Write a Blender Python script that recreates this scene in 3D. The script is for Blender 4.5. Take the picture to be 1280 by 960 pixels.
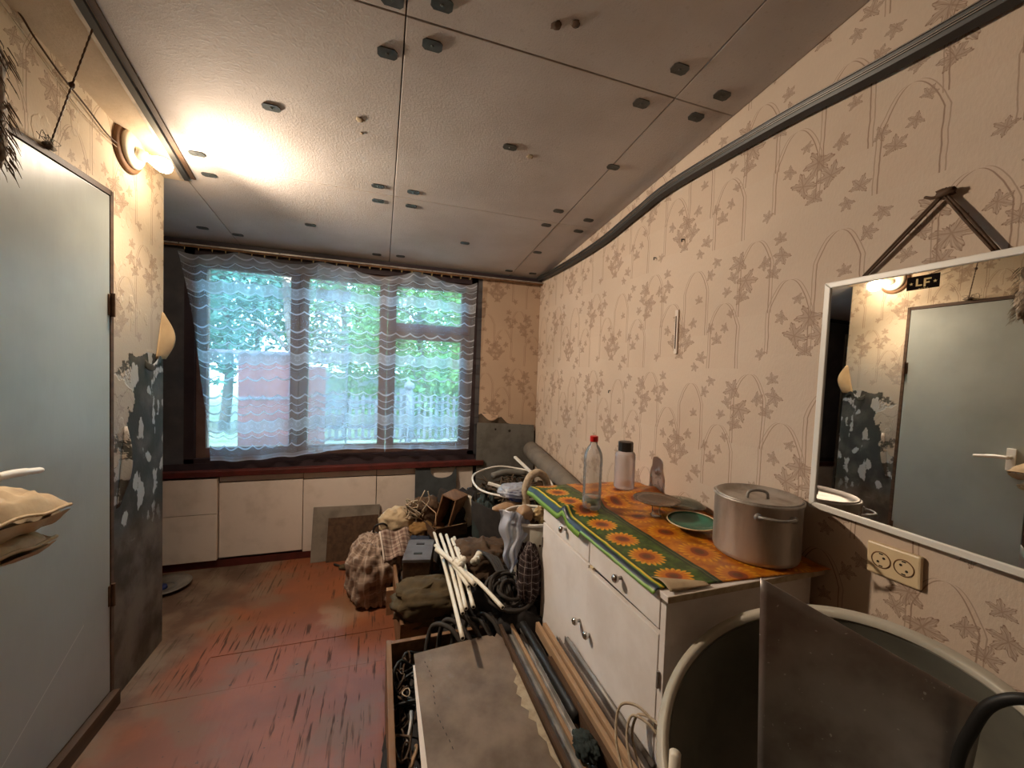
import bpy, math, random
from mathutils import Vector, Matrix, noise
C = bpy.context.scene.collection
for o in list(bpy.data.objects): bpy.data.objects.remove(o)
PI = math.pi; R = math.radians
rnd = random.Random(7)

# ---------------------------------------------------------------- camera, sky, exposure
YAW, PITCH, ROLL, FPX = 0.323, 0.0352, -0.0348, 494.0
fw = Vector((math.sin(YAW)*math.cos(PITCH), math.cos(YAW)*math.cos(PITCH), -math.sin(PITCH)))
rt = Vector((math.cos(YAW), -math.sin(YAW), 0)); dn = fw.cross(rt)
r2 = rt*math.cos(ROLL) + dn*math.sin(ROLL); d2 = -rt*math.sin(ROLL) + dn*math.cos(ROLL)
cd = bpy.data.cameras.new('camera'); cam = bpy.data.objects.new('camera', cd); C.objects.link(cam)
cd.sensor_fit = 'HORIZONTAL'; cd.sensor_width = 36; cd.lens = FPX/1280*36; cd.clip_start = .02
m = Matrix((r2, -d2, -fw)).transposed().to_4x4(); m.translation = (0, 0, 1.385); cam.matrix_world = m
sc = bpy.context.scene; sc.camera = cam
sc.view_settings.view_transform = 'Standard'; sc.view_settings.look = 'None'
sc.view_settings.exposure = 0.10; sc.view_settings.gamma = 1; sc.view_settings.use_curve_mapping = False
w = bpy.data.worlds.new('sky'); sc.world = w; w.use_nodes = True
bg = w.node_tree.nodes['Background']; bg.inputs[0].default_value = (.40, .74, 1, 1); bg.inputs[1].default_value = 15
sl = bpy.data.lights.new('sun', 'SUN'); so = bpy.data.objects.new('sun', sl); C.objects.link(so)
sl.energy = 3.5; sl.angle = .01; sl.color = (1, .93, .8); so.rotation_euler = (R(42), 0, R(-28)); so.location = (0, 0, 8)

# ---------------------------------------------------------------- node expressions
class S:
    def __init__(s, nt, k): s.nt = nt; s.k = k
    def op(s, o, *a):
        n = s.nt.nodes.new('ShaderNodeMath'); n.operation = o
        for i, v in enumerate((s,)+a):
            if isinstance(v, S): s.nt.links.new(v.k, n.inputs[i])
            else: n.inputs[i].default_value = v
        return S(s.nt, n.outputs[0])
    def __add__(s, o): return s.op('ADD', o)
    __radd__ = __add__
    def __mul__(s, o): return s.op('MULTIPLY', o)
    __rmul__ = __mul__
    def __sub__(s, o): return s.op('SUBTRACT', o)
    def __rsub__(s, o): return (s*-1)+o
    def __truediv__(s, o): return s.op('DIVIDE', o)
    def abs(s): return s.op('ABSOLUTE')
    def sin(s): return s.op('SINE')
    def cos(s): return s.op('COSINE')
    def mod(s, v): return s.op('FLOORED_MODULO', v)
    def min(s, v): return s.op('MINIMUM', v)
    def max(s, v): return s.op('MAXIMUM', v)
    def pow(s, v): return s.op('POWER', v)
    def sqrt(s): return s.op('SQRT')
    def atan2(s, v): return s.op('ARCTAN2', v)
    def lt(s, v): return s.op('LESS_THAN', v)
    def gt(s, v): return s.op('GREATER_THAN', v)
    def ss(s, a, b):                                   # smooth ramp 0..1 from a to b
        n = s.nt.nodes.new('ShaderNodeMapRange'); n.interpolation_type = 'SMOOTHSTEP'
        s.nt.links.new(s.k, n.inputs[0]); n.inputs[1].default_value = a; n.inputs[2].default_value = b
        return S(s.nt, n.outputs[0])
def hyp(a, b): return (a*a + b*b).sqrt()
class Mt:
    def __init__(s, name, rough=.7, metal=0, spec=.5, **kw):
        s.m = bpy.data.materials.new(name); s.m.use_nodes = True; s.nt = s.m.node_tree
        s.b = s.nt.nodes['Principled BSDF']; s.b.inputs['Roughness'].default_value = rough
        s.b.inputs['Metallic'].default_value = metal; s.b.inputs['Specular IOR Level'].default_value = spec
        for k, v in kw.items(): s.b.inputs[k.replace('_', ' ')].default_value = v
    def pos(s, kind='Object'):
        t = s.nt.nodes.new('ShaderNodeTexCoord'); x = s.nt.nodes.new('ShaderNodeSeparateXYZ')
        s.nt.links.new(t.outputs[kind], x.inputs[0]); return [S(s.nt, x.outputs[i]) for i in range(3)]
    def world(s):
        t = s.nt.nodes.new('ShaderNodeNewGeometry'); x = s.nt.nodes.new('ShaderNodeSeparateXYZ')
        s.nt.links.new(t.outputs['Position'], x.inputs[0]); return [S(s.nt, x.outputs[i]) for i in range(3)]
    def vec(s, a, b, c=0.0):
        n = s.nt.nodes.new('ShaderNodeCombineXYZ')
        for i, v in enumerate((a, b, c)):
            if isinstance(v, S): s.nt.links.new(v.k, n.inputs[i])
            else: n.inputs[i].default_value = v
        return n.outputs[0]
    def noise(s, vec, scale, detail=4, rough=.55):
        n = s.nt.nodes.new('ShaderNodeTexNoise'); n.inputs['Scale'].default_value = scale
        n.inputs['Detail'].default_value = detail; n.inputs['Roughness'].default_value = rough
        s.nt.links.new(vec, n.inputs['Vector']); return S(s.nt, n.outputs['Fac'])
    def mix(s, f, a, b):
        n = s.nt.nodes.new('ShaderNodeMix'); n.data_type = 'RGBA'
        for i, v in ((0, f), (6, a), (7, b)):
            if isinstance(v, S): s.nt.links.new(v.k, n.inputs[i])
            elif isinstance(v, (tuple, list)): n.inputs[i].default_value = (*v[:3], 1)
            elif isinstance(v, (int, float)): n.inputs[i].default_value = v
            else: s.nt.links.new(v, n.inputs[i])
        return n.outputs[2]
    def col(s, v):
        if isinstance(v, (tuple, list)): s.b.inputs['Base Color'].default_value = (*v[:3], 1)
        else: s.nt.links.new(v, s.b.inputs['Base Color'])
        return s
    def bump(s, h, d=.01, st=.5):
        n = s.nt.nodes.new('ShaderNodeBump'); n.inputs['Strength'].default_value = st; n.inputs['Distance'].default_value = d
        s.nt.links.new(h.k, n.inputs['Height']); s.nt.links.new(n.outputs[0], s.b.inputs['Normal']); return s
    def alpha(s, v): s.nt.links.new(v.k, s.b.inputs['Alpha']); return s
    def rough(s, v): s.nt.links.new(v.k, s.b.inputs['Roughness']); return s

def worn(name, c1, c2, scale=6, rough=.7, metal=0, bump=0, bs=60, stretch=(1, 1, 1), spec=.4, lo=.38, hi=.68):
    M = Mt(name, rough, metal, spec); x, y, z = M.pos()
    v = M.vec(x*stretch[0], y*stretch[1], z*stretch[2])
    M.col(M.mix(M.noise(v, scale, 6, .6).ss(lo, hi), c1, c2))
    if bump: M.bump(M.noise(v, bs, 3), bump)
    return M.m
def plain(name, c, rough=.6, metal=0, spec=.4, **k): return Mt(name, rough, metal, spec, **k).col(c).m

# maple leaf ink in leaf coordinates (tip along +a, unit size)
def leaf_ink(a, b):
    th = b.atan2(a); rr = hyp(a, b); K6 = PI/3; ta = th.abs()
    tri = 1.0-((th+K6/2).mod(K6)-K6/2).abs()/(K6/2)
    bound = (tri.pow(.85)*.56+.40)*(1.0-ta.ss(2.55, 3.1)*.55)*(1.0-ta*.07) + (th*21.0).sin()*.045
    q = rr-bound
    vein = ((1.0-tri)*rr).ss(.085, .03)*rr.lt(.85)
    hatch = (th*30.0+rr*8.0).sin().ss(.0, .8)*rr.ss(.05, .5)
    return (q.ss(.015, -.015)*(hatch*.38+.22+rr.ss(.6, .1)*.18+vein*.30+q.ss(-.11, -.03)*.42)).min(1.0)

def wallpaper(name, ax, torn=None, base=(.66, .53, .42), inkc=(.17, .080, .048)):
    M = Mt(name, .75, 0, .25); P = M.world(); U = P[ax]; Z = P[2]
    n1 = M.noise(M.vec(U, Z), 9, 3)
    U0 = U + (n1-.5)*.012; Z0 = Z + (n1-.5)*.010
    W_, H_ = .545, .47
    u = U0.mod(W_); v = Z0.mod(H_)
    leaves = [(.05,.40,.038,.3),(.02,.33,.042,2.0),(.075,.35,.024,4.1),(.10,.30,.020,5.3),(.035,.27,.030,-1.2),(.155,.43,.021,1.2),(.19,.385,.022,3.1),
              (.33,.17,.042,1.1),(.295,.115,.036,-.9),(.375,.115,.040,3.9),(.34,.065,.026,-1.6),(.42,.18,.022,.6),(.27,.20,.022,2.4),
              (.24,.29,.019,-1.4),(.46,.33,.026,-1.8),(.43,.385,.030,.8),(.495,.375,.024,2.6),(.14,.12,.026,-1.5),(.10,.165,.019,.4),(.175,.17,.020,2.9),(.49,.06,.020,-.7),(.215,.05,.026,-1.9),(.245,.015,.020,.9),(.44,.44,.022,-1.4),(.37,.235,.018,2.0),(.08,.215,.017,-2.2)]
    best = None
    for (a, b, s, r) in leaves:
        s *= 1.32; cr_, sr_ = math.cos(r)/s, math.sin(r)/s
        du = (u-(a-W_/2)).mod(W_) - W_/2; dv = (v-(b-H_/2)).mod(H_) - H_/2
        la = du*cr_ - dv*sr_; lb = du*sr_ + dv*cr_; d = la*la + lb*lb
        if best is None: best = (d, la, lb)
        else:
            k = d.lt(best[0]); best = (d.min(best[0]), best[1]+k*(la-best[1]), best[2]+k*(lb-best[2]))
    tot = leaf_ink(best[1], best[2])
    # arched outlines: pointed frames with a double line
    lines = None; fillm = None
    for (ac, top, hw, bot) in ((.11, .26, .062, .25), (.26, .415, .058, .27), (.40, .30, .066, .24), (.53, .46, .058, .26)):
        du = ((u-(ac-W_/2)).mod(W_) - W_/2).abs(); dv = (v-(top-H_)).mod(H_) - H_   # 0 at the apex, negative below
        prof = hw*1.0*(1.0-((dv*-1.0)/(hw*1.35)).min(1.0)*0.0)
        # half width as a function of the depth under the apex
        dep = dv*-1.0
        half = (dep/(hw*1.5)).min(1.0).max(0.0).pow(.5)*hw
        on = dep.lt(bot)
        l = ((du-half).abs().ss(.0024, .0006) + (du-half-.011).abs().ss(.002, .0006)*.7)*on
        lines = l if lines is None else lines.max(l)
        f = du.lt(half+.011)*on
        fillm = f if fillm is None else fillm.max(f)
    stain = M.noise(M.vec(U, Z), 1.7, 5)
    fine = M.noise(M.vec(U*1.0, Z*.4), 160, 2)
    c = M.mix(stain.ss(.35, .7), base, tuple(x*.86 for x in base))
    c = M.mix(fillm*.10, c, (.55, .36, .24))
    c = M.mix(tot*.85, c, inkc)
    c = M.mix(lines*.7*(1.0-tot.min(1.0)), c, inkc)
    c = M.mix(fine*.22, c, (.42, .32, .24))
    # grime low down and along the top
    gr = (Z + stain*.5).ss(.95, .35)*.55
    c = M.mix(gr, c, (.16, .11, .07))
    h = fine*1.0
    if torn == 'left':
        nz = M.noise(M.vec(U*1.0, Z*.8), 6, 5); nb = M.noise(M.vec(U*2.2+3.0, Z*1.2), 5.5, 4, .5)
        hole = ((U-2.00)*1.0 + (nz-.5)*.35 + (1.42-Z)*.16).ss(.055, .062)*(Z+(nz-.5)*.12).lt(1.40)
        hole = hole.max((Z + (nz-.5)*.35).lt(.72)*(U.gt(1.94)))
        grey = M.mix(nz.ss(.4, .7), (.040, .043, .038), (.11, .105, .09))
        white = nb.ss(.56, .59)*(Z.gt(.60))
        c2 = M.mix(white, grey, (.38, .38, .36))
        dusty = (Z + (nz-.5)*.3).ss(.72, .62)
        c2 = M.mix(dusty*.9, c2, M.mix(nz.ss(.35, .65), (.06, .045, .03), (.17, .135, .10)))
        aged = (Z + stain*.3).ss(1.95, 1.55)
        c = M.mix(aged*.60, c, (.27, .265, .25))
        c = M.mix(hole, c, c2); h = fine*.3 + (1.0-hole)*1.0 + white*.4
        M.bump(h, .004, .6)
    else: M.bump(h, .0015, .5)
    M.col(c); return M.m

def wood(name, c1, c2, ax=0, sc_=30, rough=.65, bump=.0008):
    M = Mt(name, rough, 0, .3); P = M.pos(); st = [1, 1, 1]; st[ax] = .06
    v = M.vec(P[0]*st[0], P[1]*st[1], P[2]*st[2])
    n = M.noise(v, sc_, 5); d = M.noise(M.vec(*P), 5, 4)
    c = M.mix(n.ss(.35, .65), c1, c2); c = M.mix(d.ss(.45, .75)*.5, c, tuple(k*.4 for k in c1))
    M.col(c).bump(n, bump); return M.m
def plaid(name, base, d1, d2, s=.03, rough=.9):
    M = Mt(name, rough, 0, .15); P = M.pos('UV'); u, v = P[0], P[1]
    a = ((u.mod(s)/s-.5).abs().lt(.17)); b = ((v.mod(s)/s-.5).abs().lt(.17))
    a2 = ((u.mod(s)/s-.02).abs().lt(.06)); b2 = ((v.mod(s)/s-.02).abs().lt(.06))
    c = M.mix((a+b)*.42, base, d1); c = M.mix((a2+b2).min(1.0)*.7, c, d2)
    M.col(c); M.bump(M.noise(M.vec(u, v), 500, 2), .001); return M.m

MT = {}
def mats():
    M = Mt('foam_board', .85, 0, .2); x, y, z = M.world(); v = M.vec(x, y)
    n = M.noise(v, 120, 4, .7); n2 = M.noise(v, 2.2, 5); n3 = M.noise(M.vec(x*6.0, y*.5), 30, 2)
    c = M.mix(n2.ss(.3, .75), (.62, .56, .52), (.50, .44, .40)); c = M.mix(M.noise(v, 60, 2).ss(.62, .72)*.25, c, (.35, .28, .22))
    M.col(c).bump(n.ss(.45, .6)*.7 + n3*.5*(y.ss(1.4, 2.4)), .0022, .5); MT['foam'] = M.m
    # floor: orange-brown painted hardboard, scuffed through along the room
    M = Mt('floor_paint', .4, 0, .35); x, y, z = M.world(); v = M.vec(x, y)
    n = M.noise(v, 2.2, 5); n1 = M.noise(M.vec(x+3.0, y+1.0), 4, 5)
    c = M.mix(n.ss(.38, .62), (.235, .072, .026), (.175, .058, .028))
    c = M.mix(n1.ss(.50, .64)*.6, c, (.15, .085, .045))
    scr = M.noise(M.vec(x*1.0, y*.07), 60, 3, .6); area = M.noise(M.vec(x+9.0, y), 2.6, 3)
    s_ = scr.ss(.55, .64)*area.ss(.44, .54); c = M.mix(s_*.9, c, (.045, .02, .012))
    sp = M.noise(v, 34, 3).ss(.69, .74); c = M.mix(sp, c, (.05, .03, .02))
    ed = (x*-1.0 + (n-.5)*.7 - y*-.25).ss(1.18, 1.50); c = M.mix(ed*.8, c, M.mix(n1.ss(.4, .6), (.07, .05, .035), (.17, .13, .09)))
    px = hyp((x+.22 + (n1-.5)*.4)*.55, y-2.32+(n1-.5)*.25); c = M.mix(px.ss(.16, .05)*.55*n1.ss(.42, .55), c, (.30, .20, .13))
    M.col(c); M.rough(n*.3 + .30 + s_*.4 + ed*.2).bump(scr*.6+n*.3, .002, .5); MT['floor'] = M.m
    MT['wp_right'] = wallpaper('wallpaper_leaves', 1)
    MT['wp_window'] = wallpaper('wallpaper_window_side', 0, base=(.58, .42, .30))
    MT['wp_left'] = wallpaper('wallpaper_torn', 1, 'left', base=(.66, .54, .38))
    MT['plaster_shaded'] = worn('shaded_plaster', (.075, .075, .085), (.12, .115, .12), 4, .85)  # navy shade left of the window is put into the plaster colour
    MT['plaster_brown'] = worn('brown_plaster', (.09, .065, .045), (.16, .12, .085), 5, .9, bump=.003)
    MT['margin'] = worn('plain_paper', (.58, .46, .33), (.50, .39, .27), 6, .85, bump=.002, bs=90)
    MT['plaster'] = worn('plain_plaster', (.33, .27, .21), (.25, .2, .155), 3, .9)
    MT['panel'] = worn('cream_board', (.74, .64, .56), (.60, .51, .43), 7, .55, bump=.001, bs=20, lo=.45, hi=.8)
    MT['redsill'] = worn('oxblood_paint', (.11, .022, .018), (.07, .018, .014), 12, .4)
    MT['frame'] = worn('brown_window_paint', (.17, .095, .075), (.12, .065, .05), 8, .5)
    MT['darkframe'] = worn('dark_window_paint', (.045, .03, .035), (.03, .02, .025), 8, .5)
    M = Mt('door_paint', .35, 0, .5); x, y, z = M.world(); n = M.noise(M.vec(x, y*2.0, z*.5), 9, 4); n2 = M.noise(M.vec(x, y, z), 2.5, 4)
    scr = (((z-.28) - (y-1.55)*.62).abs().ss(.003, .001))*(y.gt(1.45))*(y.lt(1.78))
    c = M.mix(n2.ss(.35, .7), (.33, .345, .31), (.27, .285, .26)); c = M.mix(scr*.5, c, (.7, .7, .62)); M.col(c).bump(n, .003, .4); MT['door'] = M.m
    MT['white'] = plain('white_plastic', (.75, .72, .66), .35); MT['pipe'] = plain('ivory_pipe', (.80, .74, .62), .35)
    MT['cabinet'] = worn('cabinet_white', (.84, .79, .76), (.74, .68, .64), 5, .4, spec=.4)
    MT['chip'] = worn('board_edge', (.45, .36, .24), (.33, .25, .16), 40, .8)
    MT['steel'] = worn('worn_steel', (.36, .34, .32), (.22, .20, .18), 10, .5, .45)
    MT['alu'] = worn('dull_aluminium', (.52, .48, .44), (.33, .29, .25), 14, .45, .55, stretch=(1, 1, .3))
    M = Mt('zinc_sheet', .35, .75, .5); x, y, z = M.pos(); v = M.vec(x, y, z); n = M.noise(v, 5, 5); sc_ = M.noise(M.vec(x*1.0, y, z*.12), 55, 2)
    c = M.mix(n.ss(.35, .65), (.50, .46, .44), (.27, .22, .195)); c = M.mix(M.noise(M.vec(x, y, z), 90, 2).ss(.70, .74), c, (.75, .72, .68)); M.col(c); M.rough(n*.25+.24+sc_*.1).bump(n, .004, .3); MT['galv'] = M.m  # strong tone noise imitates uneven reflections in the metal; fine specks are scratches
    MT['darktin'] = worn('dark_tin', (.11, .10, .10), (.07, .062, .06), 10, .75, 0)
    MT['chrome'] = plain('chrome', (.6, .58, .55), .2, 1)
    MT['darkmetal'] = plain('dark_metal', (.045, .045, .045), .45, .3)
    MT['clip'] = worn('clip_metal', (.06, .065, .062), (.10, .105, .10), 30, .5, .3)
    MT['black'] = plain('black_rubber', (.012, .012, .012), .5); MT['blacky'] = plain('charcoal_rubber', (.038, .031, .026), .8)
    MT['khaki'] = worn('khaki_cloth', (.085, .058, .026), (.055, .038, .018), 14, .95, bump=.003, bs=40)
    MT['brownc'] = worn('brown_cloth', (.10, .06, .035), (.06, .036, .022), 14, .95, bump=.003, bs=40)
    MT['blackc'] = worn('dark_cloth', (.02, .018, .018), (.035, .03, .028), 12, .95, bump=.003, bs=40)
    MT['ochrec'] = worn('ochre_cloth', (.22, .12, .04), (.14, .075, .025), 14, .95, bump=.003, bs=40)
    MT['navyc'] = plain('navy_cloth', (.02, .028, .05), .9)
    MT['greenc'] = worn('sea_green_rag', (.020, .030, .030), (.032, .046, .044), 20, .9)
    MT['jute'] = worn('pale_cord', (.50, .40, .29), (.36, .28, .19), 60, .9)
    MT['linen'] = worn('linen', (.50, .38, .24), (.36, .26, .16), 9, .9, bump=.002, bs=60)
    MT['wood_d'] = wood('dark_wood', (.10, .055, .03), (.06, .033, .018), 1)
    MT['wood_m'] = wood('mid_wood', (.24, .125, .06), (.15, .075, .035), 1)
    MT['wood_l'] = wood('pale_wood', (.42, .27, .16), (.30, .18, .10), 1)
    MT['wood_lx'] = wood('pale_wood_cross', (.34, .20, .11), (.22, .13, .07), 0)
    MT['hardboard'] = worn('hardboard', (.23, .17, .125), (.115, .08, .055), 6, .7, bump=.0012, bs=90, lo=.32, hi=.72)
    MT['hardboard_g'] = worn('grey_board', (.24, .205, .165), (.15, .125, .10), 7, .7)
    MT['greysheet'] = worn('grey_sheet', (.16, .155, .14), (.11, .105, .09), 9, .7)
    MT['bluesheet'] = worn('slate_sheet', (.07, .08, .085), (.05, .055, .06), 9, .6)
    MT['lino'] = worn('grey_lino', (.21, .185, .155), (.15, .13, .11), 9, .7)
    MT['enamel'] = worn('old_enamel', (.50, .46, .38), (.40, .355, .28), 5, .35)
    MT['enamel_in'] = worn('inside_enamel', (.16, .15, .12), (.11, .105, .083), 4, .4)
    MT['bulb'] = Mt('bulb', .5); b = MT['bulb'].b; b.inputs['Emission Color'].default_value = (1, .74, .40, 1); b.inputs['Emission Strength'].default_value = 22; MT['bulb'] = MT['bulb'].m
    MT['ceramic'] = plain('ivory_ceramic', (.72, .66, .52), .3)
    def glass(name, c, t=.85, r=.05):
        M = Mt(name, r, 0, .5); M.col(c); n = M.nt; tr = n.nodes.new('ShaderNodeBsdfTransparent'); tr.inputs[0].default_value = (*[.6+.4*k for k in c], 1)
        gl = n.nodes.new('ShaderNodeBsdfGlossy'); gl.inputs['Roughness'].default_value = r
        fr = n.nodes.new('ShaderNodeLayerWeight'); fr.inputs[0].default_value = .25
        mx = n.nodes.new('ShaderNodeMixShader'); n.links.new(fr.outputs['Fresnel'], mx.inputs[0]); n.links.new(tr.outputs[0], mx.inputs[1]); n.links.new(gl.outputs[0], mx.inputs[2])
        m2 = n.nodes.new('ShaderNodeMixShader'); m2.inputs[0].default_value = t; n.links.new(M.b.outputs[0], m2.inputs[1]); n.links.new(mx.outputs[0], m2.inputs[2])
        n.links.new(m2.outputs[0], n.nodes['Material Output'].inputs[0]); return M.m
    MT['pane'] = glass('window_glass', (.93, .97, 1), .97, .02)
    MT['pet'] = glass('clear_plastic', (.85, .86, .88), .86, .08); MT['jarglass'] = glass('ribbed_glass', (.75, .68, .70), .62, .12)
    MT['glass'] = glass('greenish_glass', (.45, .5, .4), .7, .08); MT['brownglass'] = glass('smoky_glass', (.22, .14, .09), .35, .12)
    MT['film'] = glass('thin_film', (.62, .66, .78), .5, .25)
    MT['water'] = glass('still_water', (.85, .9, .95), .85, .02)
    MT['mirror'] = plain('mirror_silver', (.86, .85, .82), .01, 1)
    MT['green'] = worn('green_glaze', (.03, .17, .11), (.02, .11, .075), 10, .2)
    MT['ivory'] = plain('ivory_bakelite', (.74, .58, .36), .35); MT['hole'] = plain('socket_hole', (.015, .01, .006), .6)
    MT['red'] = plain('red_plastic', (.55, .015, .01), .35); MT['blackp'] = plain('black_plastic', (.02, .017, .015), .4)
    MT['gold'] = plain('gold_print', (.66, .48, .20), .6); MT['sticker'] = plain('sticker_black', (.012, .009, .008), .9, 0, 0)
    MT['bluep'] = plain('blue_plastic', (.02, .035, .15), .4)
    MT['onion'] = worn('gourd_skin', (.40, .25, .14), (.30, .17, .09), 10, .6); MT['bread'] = worn('crumbly_sponge', (.50, .36, .18), (.36, .24, .11), 30, .9, bump=.004)
    MT['fur'] = worn('shaggy_fibre', (.22, .17, .12), (.10, .08, .065), 40, .95)
    MT['paper'] = worn('paper_back', (.50, .36, .20), (.42, .29, .15), 8, .85)
    MT['plaid1'] = plaid('checked_sack', (.50, .38, .31), (.13, .06, .05), (.06, .03, .03), .055)
    MT['plaid2'] = plaid('dark_check', (.07, .05, .05), (.02, .015, .016), (.42, .36, .34), .045)
    MT['woven'] = plaid('woven_check_sack', (.33, .24, .185), (.12, .075, .055), (.46, .37, .30), .075)
    MT['twig'] = plain('twig', (.075, .05, .03), .9)
    # lace
    M = Mt('lace_curtain', .9, 0, .1); P = M.pos('UV'); u, v = P[0], P[1]
    sc1 = (u/.105*PI).sin().abs()                      # scallop
    def wave(off, per, amp, th):
        t = ((v + sc1*amp - off).mod(per)-per/2).abs(); return t.ss(th, th*.4)
    a = wave(.10, .46, .024, .007).max(wave(.205, .46, .024, .008)).max(wave(.33, .46, .024, .007)).max(wave(.40, .46, .020, .0035)).max(wave(.15, .46, .020, .0035))
    band = ((v-.0+sc1*.020-.008).mod(.46)-.23).abs(); inb = band.lt(.034); rim = (band-.034).abs().ss(.007, .003)
    fu = (u.mod(.105)/.105-.5)*.105; fv = (v.mod(.46)-.23)
    fr = hyp(fu, fv); th = fv.atan2(fu); fl = (fr-.011-(th*4.0).cos().abs()*.010).abs().ss(.004, .001)*inb
    fu2 = ((u+.0525).mod(.105)-.0525); fr2 = hyp(fu2, fv); fl = fl.max((fr2-.008).abs().ss(.003, .001)*inb)
    net = M.noise(M.vec(u, v), 260, 1).ss(.45, .6)*.10
    al = (a*.68).max(rim*.75).max(fl*.8).max(inb*.34) + net + .25
    al = al.max((v.lt(.03))*.6).max(v.lt(.010)*.9).max(v.gt(1.30)*.45)
    M.col((.74, .76, .84)); M.alpha(al.min(.95)); M.b.inputs['Subsurface Weight'].default_value = 0
    n = M.nt; tl = n.nodes.new('ShaderNodeBsdfTranslucent'); tl.inputs[0].default_value = (.66, .80, 1, 1)  # blue daylight haze is put into the lace's translucent colour
    df = n.nodes.new('ShaderNodeBsdfDiffuse'); df.inputs[0].default_value = (.74, .76, .82, 1)
    mx = n.nodes.new('ShaderNodeMixShader'); mx.inputs[0].default_value = .58; n.links.new(df.outputs[0], mx.inputs[1]); n.links.new(tl.outputs[0], mx.inputs[2])
    tr = n.nodes.new('ShaderNodeBsdfTransparent'); m2 = n.nodes.new('ShaderNodeMixShader'); n.links.new(al.min(.95).k, m2.inputs[0])
    n.links.new(tr.outputs[0], m2.inputs[1]); n.links.new(mx.outputs[0], m2.inputs[2]); n.links.new(m2.outputs[0], n.nodes['Material Output'].inputs[0]); MT['lace'] = M.m
    # sunflower oilcloth: u = metres from the front hem, v = metres along
    M = Mt('sunflower_oilcloth', .38, 0, .5); P = M.pos('UV'); u, v = P[0], P[1]
    def flowers(cx, per, r, uu, ph):
        dv = ((v+ph).mod(per)-per/2); du = uu-cx; rr_ = hyp(du, dv); th_ = du.atan2(dv)
        pet = ((th_*9.0).sin().abs()*.25+.72); return (rr_/r-pet).ss(.06, -.06), (rr_/r).ss(.46, .36), rr_/r, ((th_*18.0).sin())
    n_ = M.noise(M.vec(u, v), 30, 4); n0 = M.noise(M.vec(u+2.0, v), 7, 3)
    green = M.mix(n_.ss(.4, .65), (.02, .055, .008), (.07, .14, .02))
    field = M.mix(n_.ss(.3, .7), (.42, .10, .006), (.62, .22, .012)); field = M.mix(n0.ss(.5, .65)*.75, field, (.22, .045, .01))
    c = M.mix(u.gt(.225), green, field)
    for (cx, per, r, ph) in ((.12, .125, .056, .0), (.30, .15, .062, .05), (.42, .14, .06, .12), (.51, .15, .055, .02)):
        p_, cc, q_, st = flowers(cx, per, r, u, ph)
        c = M.mix(p_*(.95 if cx < .2 else .75), c, M.mix((q_ + st*.1).ss(.55, .95), (.62, .17, .008), (.85, .42, .02)))
        c = M.mix(cc*.92, c, M.mix((q_).ss(.15, .3), (.10, .03, .012), (.25, .035, .008)))
    def strip(a, b, colr, c): return M.mix(u.gt(a)*u.lt(b), c, colr)
    c = strip(.205, .228, (.018, .035, .015), c); c = strip(.213, .217, (.10, .14, .05), c)
    c = strip(-1, .045, (.13, .26, .035), c); c = strip(.012, .020, (.25, .42, .07), c); c = strip(.022, .040, (.018, .03, .045), c); c = strip(.045, .053, (.75, .55, .06), c); c = strip(.053, .060, (.02, .05, .01), c)
    M.col(c).bump(n0, .004, .3); MT['cloth'] = M.m
    # outdoors
    for k, a, b in (('leaf1', (.09, .24, .07), (.20, .36, .12)), ('leaf2', (.05, .15, .13), (.12, .25, .19)), ('leaf3', (.12, .26, .10), (.24, .38, .16))):
        M = Mt(k, .6, 0, .3); P = M.pos(); M.col(M.mix(M.noise(M.vec(*P), 3, 3).ss(.4, .6), a, b)); n = M.nt
        tl = n.nodes.new('ShaderNodeBsdfTranslucent'); tl.inputs[0].default_value = (*b, 1); mx = n.nodes.new('ShaderNodeMixShader'); mx.inputs[0].default_value = .45
        n.links.new(M.b.outputs[0], mx.inputs[1]); n.links.new(tl.outputs[0], mx.inputs[2]); n.links.new(mx.outputs[0], n.nodes['Material Output'].inputs[0]); MT[k] = M.m
    MT['bark'] = worn('bark', (.10, .08, .07), (.16, .13, .11), 12, .9)
    MT['picket'] = worn('weathered_picket', (.13, .13, .15), (.09, .09, .105), 10, .9)
    MT['redgate'] = worn('red_brown_sheet', (.24, .09, .085), (.18, .07, .075), 4, .7)
    MT['post'] = worn('lilac_grey_post', (.22, .19, .24), (.17, .15, .2), 8, .7)
    MT['ground'] = worn('garden_soil', (.30, .31, .24), (.16, .22, .10), 2, .95)
    MT['roof'] = worn('distant_wall', (.30, .32, .36), (.22, .24, .28), 4, .9)
mats()

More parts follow.
